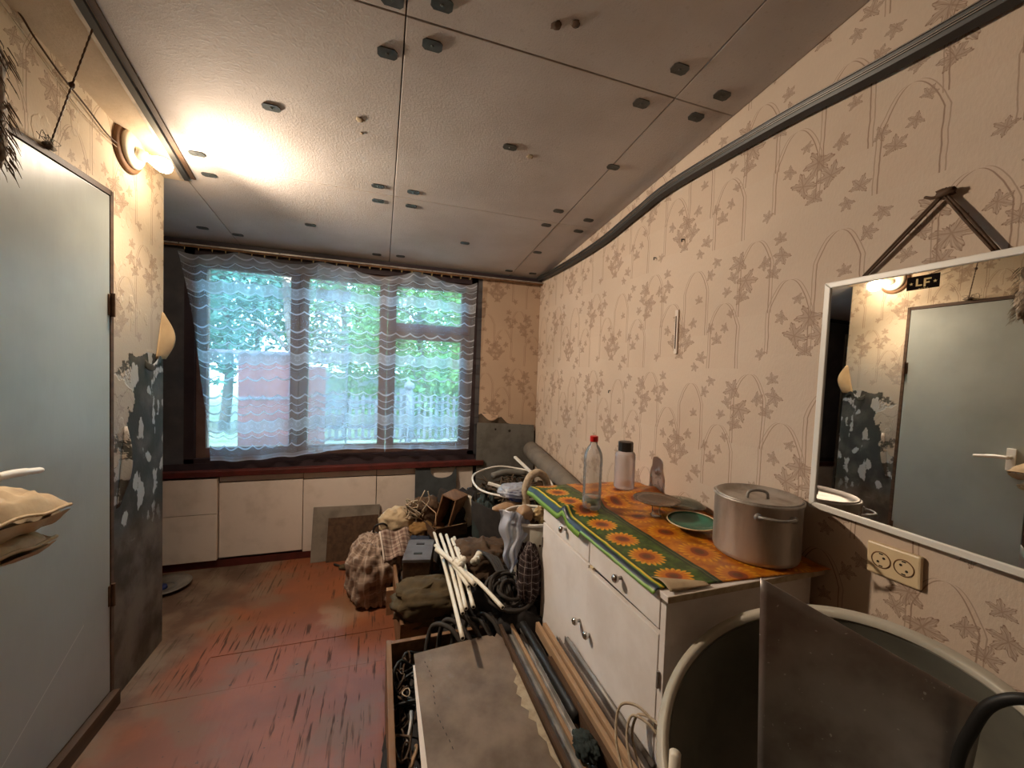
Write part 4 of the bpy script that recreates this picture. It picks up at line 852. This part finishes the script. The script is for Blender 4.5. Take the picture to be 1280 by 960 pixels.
cloth_heap('grey_cloth', 'film', (.72, 2.02, .725), (.085, .07, .035), 'pale grey cloth draped by the hose arch', 13, 'cloth', .2, .2)
cloth_heap('blue_cloth', 'bluep', (.72, 2.00, .700), (.040, .05, .026), 'bright blue cloth patch below the pale grey cloth', 14, 'cloth')
# old shoe
T_ = loc_T((.69, 1.99, .628), R(8))
f = MB(T_); f.grid(lambda a, b: Vector(((a-.5)*.235, (.034+.012*math.sin(a*PI))*math.cos(b*2*PI)*math.sin(min(1, a*1.05)*PI)**.35 if 0 < a < 1 else 0, (.018+.016*a)*math.sin(b*2*PI)*(math.sin(a*PI)**.35 if 0 < a < 1 else 0)+.022+.006*a)), 24, 16); f.build('x', 'wood_l', smooth=True)
o = bpy.data.objects['x']; o.name = 'old_shoe'; tag(o, 'worn tan slipper lying under the hoop basket rim', 'slipper')
# bucket
bk = Vector((.715, 1.775, .39)); bb_ = thing('white_bucket', bk, 'cream plastic bucket beside the cabinet, filled with odds and ends', 'bucket')
MB().lathe([(0, 0), (.095, 0), (.098, .004), (.132, .285), (.128, .285), (.094, .01), (0, .008)], bk, seg=48).build('bucket_body', 'enamel', bb_, True)
MB().tube([bk+Vector((.133*math.cos(q), .133*math.sin(q), .288)) for q in [2*PI*k/48 for k in range(48)]], .008, 8, closed=True).build('rim', 'white', bb_, True)
tag(MB().bb((.60, 1.67, 0), (.84, 1.89, .389)).build('dark_chest', 'blackc', bevel=.004), 'dark chest standing under the cream bucket', 'chest')
cloth_heap('rag_heap', 'brownc', (.715, 1.775, .60), (.10, .10, .07), 'brown rags filling the cream bucket', 15, 'rags')
gd = tag(MB().lathe([(0, 0), (.02, .002), (.038, .022), (.042, .042), (.036, .062), (.016, .076), (.008, .086), (.007, .094), (0, .095)], (.683, 1.765, .690), (-.45, -.8, .35), 28, wob=lambda q, h: 1+.03*math.sin(q*6)).build('dried_gourd', 'onion', smooth=True), 'small brown round gourd on top of the cream bucket', 'gourd')
tag(MB().blob((.748, 1.72, .700), (.040, .035, .035), .5, 10, 4, nu=36, nv=22, flat=1).build('yellow_sponge', 'bread', smooth=True), 'crumbly yellow sponge beside the gourd in the cream bucket', 'sponge')
def bagf(a, b):
    w_ = (.13*(1-b)**.8+.028); x = .572+.035*(1-b)+(a-.5)*w_ + .008*math.sin(b*14+a*5); y = 1.655-.03*math.sin(a*PI)+.05*(1-b)**2+.012*math.sin(a*17+b*5); z = .715-.225*b-.03*(1-b)*(a-.5)*2+.02*math.sin(a*PI)*(1-b)
    return Vector((x, y, z))
f = MB().grid(bagf, 30, 30); f.grid(lambda a, b: Vector((.59+.08*a, 1.70+.04*b+.01*math.sin(a*9), .705-.015*a*a+.012*math.sin(b*7+a*5))), 16, 8)
tag(f.build('plastic_bag', 'film', smooth=True, solid=.001), 'thin white plastic bag hanging over the left of the cream bucket', 'bag')
cloth_heap('checked_shirt', 'plaid2', (.652, 1.625, .47), (.050, .055, .135), 'dark checked shirt stuffed against the cabinet side', 17, 'shirt', .2, .12, 7, uv=1.3, flat=.9)
cloth_heap('brown_blanket', 'brownc', (.53, 2.02, .37), (.15, .13, .09), 'brown blanket crumpled under the plastic bag', 18, 'blanket', .3, .14, 8)
cloth_heap('rag_heap', 'blackc', (.63, 1.66, .13), (.16, .15, .20), 'black rags below the coiled hose', 19, 'rags', .3, .1, flat=.5)
# coiled hose
f = MB(); r_ = random.Random(5); pts = []
cT = loc_T((.575, 1.66, .385), 0, R(35), R(6))
for i in range(150):
    q = i*2*PI/24; rr_ = .034+.078*(i/150); pts.append(cT @ Vector((rr_*1.08*math.cos(q), rr_*.95*math.sin(q), .030*math.sin(i*.19)+.012*r_.uniform(-1, 1)*.3)))
f.tube(pts, .0082, 8); tag(f.build('coiled_hose', 'blacky', smooth=True), 'dark rubber hose coiled beside the white cabinet', 'hose')
f = MB()
for k in range(4):
    pts = [(.47+.02*k, 2.02-.02*k, .42), (.52+.02*k, 1.88, .46-.01*k), (.55+.01*k, 1.74, .42), (.53+.02*k, 1.60, .33)]
    f.tube(cr(pts, 6), .009, 7)
tag(f.build('rubber_strips', 'blacky', smooth=True), 'loose black rubber strips hanging left of the coiled hose', 'rubber strips')

# ivory plastic pipes
pz_ = [((.326, 2.33, .405), (.312, 1.405, .385)), ((.348, 2.24, .43), (.340, 1.545, .39)), ((.378, 2.21, .435), (.358, 1.565, .395)), ((.400, 2.15, .435), (.388, 1.56, .40)), ((.42, 2.19, .425), (.394, 1.60, .38)),
       ((.410, 2.05, .43), (.404, 1.74, .415)), ((.294, 2.05, .455), (.388, 1.66, .432)), ((.290, 1.98, .465), (.41, 1.64, .449)), ((.385, 1.80, .44), (.487, 1.475, .432))]
ll = ['leftmost long ivory pipe of the bundle, reaching nearest the camera', 'long ivory pipe second from the left in the bundle', 'ivory pipe in the middle of the bundle by the fittings', 'ivory pipe right of the bundle middle, in front of the checked sack',
      'rightmost long ivory pipe of the bundle', 'short ivory pipe stub lying among the long pipes', 'ivory pipe lying slantwise across the bundle', 'thick ivory pipe slanting across the bundle with a coupling', 'single ivory pipe jutting out towards the cabinet']
for (a, b), l_ in zip(pz_, ll):
    a, b = Vector(a), Vector(b); mid = a.lerp(b, .45)+Vector((.004, 0, .008)); P_ = cr([a, mid, b], 6)
    o = thing('plastic_pipe', mid, l_, 'pipe', 'ivory pipes on the heap')
    MB().tube(P_, .0085 if 'thick' not in l_ else .011, 12).build('pipe_body', 'pipe', o, True)
    e = (P_[-1]-P_[-2]).normalized(); MB().tube([P_[-1], P_[-1]+e*.0006], .0062, 10).build('bore', 'hole', o)
def fit(c, d1, d2, l_, L1=.03, L2=.04):
    o = thing('pipe_fitting', c, l_, 'fitting'); c = Vector(c); d1 = Vector(d1).normalized(); d2 = Vector(d2).normalized()
    MB().tube([c-d1*L1, c+d1*L1], .0155, 14).build('run', 'pipe', o, True); MB().tube([c, c+d2*L2], .0155, 14).build('branch', 'pipe', o, True)
    for e in (c-d1*L1, c+d1*L1*.93, c+d2*L2*.93): pass
    f = MB(); f.tube([c-d1*L1, c-d1*L1*.72], .018, 14); f.tube([c+d1*L1*.72, c+d1*L1], .018, 14); f.tube([c+d2*L2*.75, c+d2*L2], .018, 14); f.build('collar', 'pipe', o, True)
fit((.368, 1.80, .470), (.35, -.9, -.05), (.9, .5, .15), 'ivory tee fitting in the middle of the pipe bundle')
fit((.470, 1.86, .455), (.7, .9, .2), (-.2, -.9, .1), 'ivory elbow fitting right of the pipe bundle', .035, .03)

# ================================================================ FRONT BOX WITH THE BOARD
fb = crate('front_box', .048, .545, .55, 1.665, .250, .020, 'wood_m', 'long wooden box in the foreground filled with cables and tools', R(0))
f = MB(); r_ = random.Random(21)
for k in range(20):
    c_ = Vector((r_.uniform(.15, .45), r_.uniform(1.42, 1.60), r_.uniform(.10, .22))); s_ = r_.uniform(.04, .085)
    pts = [c_+Vector((s_*math.cos(q)*1.2, s_*math.sin(q)*.8, r_.uniform(-.02, .02)+.03*math.sin(q*2+k))) for q in [2*PI*j/8 for j in range(8)]]
    f.tube(cr(pts, 4, True), .0055, 6, closed=True)
tag(f.build('cable_tangle', 'black', smooth=True), 'tangle of black cables at the far end of the front box', 'cables', kind='stuff')
for k in range(5):
    pts = [Vector((.20+.055*k, 1.60+.03*(k % 2), .19)), Vector((.23+.05*k, 1.63, .30+.015*(k % 3))), Vector((.30+.045*k, 1.57, .315)), Vector((.35+.04*k, 1.50, .25))]
    tag(MB().tube(cr(pts, 7), .0095, 9).build('black_hose', 'blacky', smooth=True), ('leftmost', 'second from the left', 'middle', 'second from the right', 'rightmost')[k]+' of the five dark hose loops at the front box far end', 'hose', 'hose loops in the front box')
cloth_heap('tool_filling', 'blackc', (.28, 1.10, .085), (.22, .50, .075), 'dark scraps lining the bottom of the front box', 23, 'scraps', .3, .1, flat=.8, p=.7)
for (a, b, r0, m_, l_, ct) in (((.095, 1.42, .21), (.125, 1.49, .17), .006, 'brownc', 'brown wire bundle in the front box corner', 'wire'), ((.105, 1.235, .19), (.125, 1.33, .215), .0065, 'steel', 'steel tool shaft between box wall and board', 'tool'),
                       ((.110, 1.15, .20), (.135, 1.235, .18), .007, 'onion', 'tan tool handle between box wall and board', 'tool'), ((.112, 1.02, .20), (.125, 1.13, .22), .004, 'chrome', 'thin bright rod nearest the camera in the front box', 'rod')):
    tag(MB().tube(cr([a, (Vector(a)+Vector(b))/2+Vector((.006, 0, .012)), b], 5), r0, 9).build('hand_tool', m_, smooth=True), l_, ct)
f = MB()
for k in range(14):
    c_ = Vector((.105+r_.uniform(-.018, .03), r_.uniform(1.05, 1.60), .17+r_.uniform(-.03, .05))); s_ = r_.uniform(.018, .04)
    f.tube(cr([c_+Vector((s_*.7*math.cos(q), s_*1.3*math.sin(q), .015*math.sin(q*2+k))) for q in [2*PI*j/7 for j in range(7)]], 4, True), r_.choice((.003, .004)), 5, closed=True)
tag(f.build('wire_scraps', 'brownc', smooth=True), 'brown wire scraps along the left wall of the front box', 'wires', kind='stuff')
tag(MB().tube(cr([(.112+.013*math.cos(q), 1.395+.017*math.sin(q), .232+.003*math.sin(2*q)) for q in [2*PI*j/8 for j in range(8)]], 4, True), .0022, 6, closed=True).build('wire_ring', 'jute', smooth=True), 'small pale wire ring in the front box', 'ring')
def board_poly(pts, z): return [(x, y, z+dz) for x, y, dz in pts]
tag(MB().prism(board_poly([(.140, 1.46, -.008), (.30, 1.47, -.008), (.50, .85, -.008), (.50, .66, -.008), (.125, .66, -.008)], .279), (0, 0, .006)).build('white_sheet', 'panel'), 'off-white sheet showing beneath the hardboard on the front box', 'sheet')
edge_r = [(.500, 1.50), (.498, 1.46), (.500, 1.42), (.497, 1.36), (.501, 1.30), (.499, 1.24), (.501, 1.20), (.502, 1.14), (.503, 1.06), (.504, .98), (.505, .60)]
bd = tag(MB().prism([(x, y, .280) for x, y in [(.146, 1.505), (.455, 1.535), (.470, 1.515), (.485, 1.535)]+edge_r+[(.150, .60)]], (0, 0, .008)).build('hardboard_panel', 'hardboard'), 'large worn brown hardboard panel lying on the front box', 'board')
f = MB()
for i in range(16):
    if i in (4, 9): continue
    y = 1.45-i*.024; x = .182+.008*math.sin(i*.5)+(.0022*i); f.box((x, y, .2883), (.0022, .009, .0008), rz=.15)
f.build('saw_marks', 'hole', bd)
tn = [(.500, 1.36), (.487, 1.33), (.492, 1.30), (.470, 1.27), (.478, 1.25), (.462, 1.22), (.474, 1.20), (.461, 1.17), (.480, 1.145), (.468, 1.12), (.487, 1.10), (.478, 1.06), (.492, 1.03), (.486, .99), (.497, .95), (.502, .90)]
f = MB().prism([(x, y, .2882) for x, y in tn], (0, 0, .0007))
f.build('bare_patch', 'chip', bd)

# ================================================================ LONG STOCK BESIDE THE BOX
tr_ = thing('trestle', (.62, 1.1, 0), 'dark low trestle under the long profiles beside the cabinet', 'trestle')
for y in (.82, 1.26): MB().bb((.553, y, .0), (.69, y+.05, .245)).build('bearer', 'wood_d', tr_)
def stockz(i): return .25
def uprof(a, b, w_, h_, t, mat, name, label, cat, grp=None, up=(0, 0, 1)):
    a, b = Vector(a), Vector(b); y = (b-a).normalized(); x = y.cross(Vector(up)).normalized(); z = x.cross(y)
    M = Matrix.Translation(a) @ Matrix((x, y, z)).transposed().to_4x4(); L = (b-a).length
    f = MB(M); f.bb((-w_/2, 0, 0), (w_/2, L, t)); f.bb((-w_/2, 0, t), (-w_/2+t, L, h_)); f.bb((w_/2-t, 0, t), (w_/2, L, h_))
    return tag(f.build(name, mat), label, cat, grp)
uprof((.536, 1.66, .262), (.545, .78, .262), .038, .026, .002, 'steel', 'metal_profile', 'wide steel channel lying at the edge of the hardboard panel', 'profile')
uprof((.574, 1.70, .268), (.582, .78, .266), .030, .026, .002, 'alu', 'metal_profile', 'narrow aluminium channel beside the wide steel channel', 'profile')
tag(MB().beam((.556, 1.72, .294), (.564, .85, .292), .012, .010).build('wood_batten', 'wood_l'), 'thin pale batten lying on top of the metal channels', 'batten')
tag(MB().beam((.506, 1.56, .298), (.515, .78, .298), .014, .018).build('wood_batten', 'wood_d'), 'dark batten along the torn edge of the hardboard panel', 'batten')
fo = thing('foam_tube', (.59, 1.3, .27), 'black foam tube with an open end between channels and planks', 'tube')
f = MB(); P_ = cr([(.600, 1.62, .300), (.607, 1.35, .302), (.612, 1.06, .304)], 6); f.tube(P_, .0175, 18); f.build('tube_body', 'black', fo, True); MB().tube([P_[-1]+Vector((0, -.0004, 0)), P_[-1]+Vector((0, -.001, 0))], .013, 14).build('bore', 'hole', fo)
for i, (x, z, l_) in enumerate(((.634, .318, 'pale wooden plank on the left of the pair beside the cabinet'), (.652, .330, 'pale wooden plank on the right of the pair beside the cabinet'))):
    tag(MB().beam((x, 1.46-.03*i, z+.02), (x+.002, .78, z+.008), .015, .040).build('pale_plank', 'wood_l', bevel=.001), l_, 'plank', None)
uprof((.677, 1.32, .352), (.679, .80, .342), .026, .030, .0018, 'galv', 'metal_profile', 'zinc channel lying closest to the cabinet doors', 'profile')
tag(MB().tube([(.684, 1.29, .392), (.686, .80, .384)], .0075, 12).build('steel_pipe', 'steel', smooth=True), 'thin steel pipe on top of the zinc channel', 'pipe')
MB().bb((.612, .80, .250), (.691, 1.30, .330)).build('x', 'wood_d'); o = bpy.data.objects['x']; o.name = 'timber_block'; tag(o, 'dark timber under the pale planks and the zinc channel', 'timber')
cloth_heap('teal_rag', 'greenc', (.578, .955, .325), (.026, .040, .022), 'blue-green rag caught between hardboard and channels', 31, 'rag', .4, .2, 8, flat=.8)
# cream flex loops
f = MB()
for pts in (((.585, .72, .40), (.600, .795, .380), (.612, .86, .420), (.640, .89, .478), (.672, .86, .498), (.690, .805, .492)),
            ((.600, .72, .38), (.622, .795, .385), (.638, .85, .425), (.660, .865, .468), (.680, .83, .478), (.690, .80, .470)),
            ((.625, .72, .37), (.650, .795, .375), (.655, .85, .420), (.672, .86, .468), (.684, .83, .492), (.691, .79, .498))):
    f.tube(cr(pts, 8), .0036, 8)
tag(f.build('cream_flex', 'jute', smooth=True), 'loops of cream electric flex in front of the cabinet door', 'cable')

# ================================================================ OUTDOORS
gr_ = st(MB().bb((-12, YW+.17, .10), (14, 22, .16)).build('ground', 'ground'))
po = thing('porch_gate', (-1.2, 4.6, .16), 'red-brown metal gate leaf in a lilac-grey frame outside the left pane', 'gate')
MB().bb((-1.335, 4.58, .18), (-.86, 4.62, 1.455)).build('gate_leaf', 'redgate', po)
for x in (-1.66, -.855): MB().bb((x-.03, 4.57, .16), (x+.03, 4.65, 1.52)).build('gate_post', 'post', po)
MB().bb((-1.66, 4.56, 1.455), (-.855, 4.64, 1.49)).build('gate_beam', 'post', po)
for z in (.5, 1.0): MB().bb((-1.33, 4.572, z), (-.87, 4.58, z+.03)).build('gate_rail', 'post', po)
tag(MB().bb((-.80, 4.7, .16), (-.56, 4.74, 1.35)).build('shed_panel', 'redgate'), 'reddish panel right of the porch gate outside', 'panel')
tag(MB().tube([(-.36, 4.9, .16), (-.36, 4.9, 1.60)], .010, 8).build('thin_post', 'picket'), 'thin metal post outside the middle pane', 'post')
fe = thing('picket_fence', (.2, 6.8, .16), 'weathered picket fence across the garden', 'fence')
r_ = random.Random(2)
for i in range(30):
    x = -1.15+i*.098; h = r_.uniform(.80, .92)+(.06 if i > 16 else 0); w_ = .045
    MB().prism([(x, 6.78, .18), (x+w_, 6.78, .18), (x+w_, 6.78, h), (x+w_/2, 6.78, h+.04), (x, 6.78, h)], (0, .02, 0)).build('picket', 'picket', fe)
for z in (.36, .76): MB().bb((-1.2, 6.80, z), (1.9, 6.83, z+.05)).build('fence_rail', 'picket', fe)
for x in (-1.22, .32, 1.85): MB().bb((x, 6.82, .16), (x+.09, 6.91, 1.0)).build('fence_post', 'picket', fe)
tp_ = thing('garden_tripod', (.38, 5.5, .16), 'dark tripod stand in the garden outside the right pane', 'tripod')
MB().tube([(.38, 5.5, .30), (.38, 5.5, 1.12)], .045, 10).build('pole', 'picket', tp_, True); MB().blob((.38, 5.5, 1.12), (.07, .07, .06), .2, 5, 2, nu=14, nv=10, flat=1).build('head', 'picket', tp_, True)
for q in (0.3, 2.4, 4.5): MB().tube([(.38, 5.5, .65), (.38+.22*math.cos(q), 5.5+.22*math.sin(q), .16)], .012, 6).build('leg', 'picket', tp_)
tag(MB().bb((-3.2, 11.5, .16), (3.4, 11.7, 1.15)).build('garden_wall', 'roof'), 'grey garden wall far behind the picket fence', 'wall')
def tree(x, y, h, r, n, mat, label, seed, low=.9, s=.075):
    rr_ = random.Random(seed); o = thing('tree', (x, y, .16), label, 'tree')
    t = MB(); t.tube(cr([(x, y, .14), (x+.08, y, h*.3), (x-.05, y+.05, h*.6), (x+.03, y, h*.9)], 5), [.09-.0045*k for k in range(16)], 9)
    for k in range(9):
        a = rr_.uniform(0, 2*PI); z0 = h*rr_.uniform(.25, .8); e = Vector((x+r*.8*math.cos(a), y+r*.8*math.sin(a), z0+rr_.uniform(.1, .6))); t.tube(cr([(x, y, z0), Vector((x, y, z0)).lerp(e, .5)+Vector((0, 0, .12)), e], 4), [.03, .028, .025, .02, .018, .015, .012, .01, .006], 5)
    t.build('trunk', 'bark', o, True)
    cl = [(Vector((x+r*rr_.uniform(-1, 1)*.8, y+r*rr_.uniform(-1, 1)*.8, low+(h-low)*rr_.random()**.9)), rr_.uniform(.22, .42)*r) for _ in range(26)]
    vs = []; fs = []
    for i in range(n):
        c_, q = rr_.choice(cl); p = c_+Vector((rr_.gauss(0, 1), rr_.gauss(0, 1), rr_.gauss(0, .8)))*q*.6
        a = Vector((rr_.gauss(0, 1), rr_.gauss(0, 1), rr_.gauss(0, .6))).normalized()*s*1.45*rr_.uniform(.7, 1.3); b = a.cross(Vector((rr_.gauss(0, 1), rr_.gauss(0, 1), rr_.gauss(0, 1)))).normalized()*s*.33
        k = len(vs); vs += [p, p+a*.5+b, p+a, p+a*.5-b]; fs.append((k, k+1, k+2, k+3))
    f = MB(); f.v = vs; f.f = fs; tag(f.build('foliage', mat, o), kind='stuff')
tree(-2.6, 8.2, 4.6, 1.7, 11000, 'leaf2', 'blue-green leafy tree behind the porch gate', 1, .7, .09)
tree(-.7, 8.8, 4.4, 1.2, 8500, 'leaf3', 'pale green tree behind the left end of the picket fence', 2, 1.0, .085)
tree(.75, 8.0, 3.8, 1.15, 10000, 'leaf1', 'bright green tree behind the middle of the picket fence', 3, .5, .08)
tree(2.1, 7.8, 4.2, 1.3, 11000, 'leaf1', 'dense green tree behind the right end of the picket fence', 4, .4, .08)
tree(-1.15, 5.9, 4.0, .75, 1200, 'leaf2', 'slender tree whose leaves overhang the porch gate', 5, 2.2, .07)
tree(-3.4, 13.0, 5.6, 2.6, 9000, 'leaf2', 'hazy blue-green tree far beyond the garden wall, at the left', 8, .8, .15)
tree(1.2, 13.2, 5.2, 2.8, 9000, 'leaf3', 'hazy pale tree far beyond the garden wall, in the middle', 9, .8, .15)
tree(3.9, 8.8, 4.4, 1.5, 3000, 'leaf2', 'broad dark tree at the far right of the garden', 6, .6, .09)
tree(-5.0, 8.8, 4.6, 1.6, 3000, 'leaf3', 'pale broad tree at the far left of the garden', 7, .6, .09)
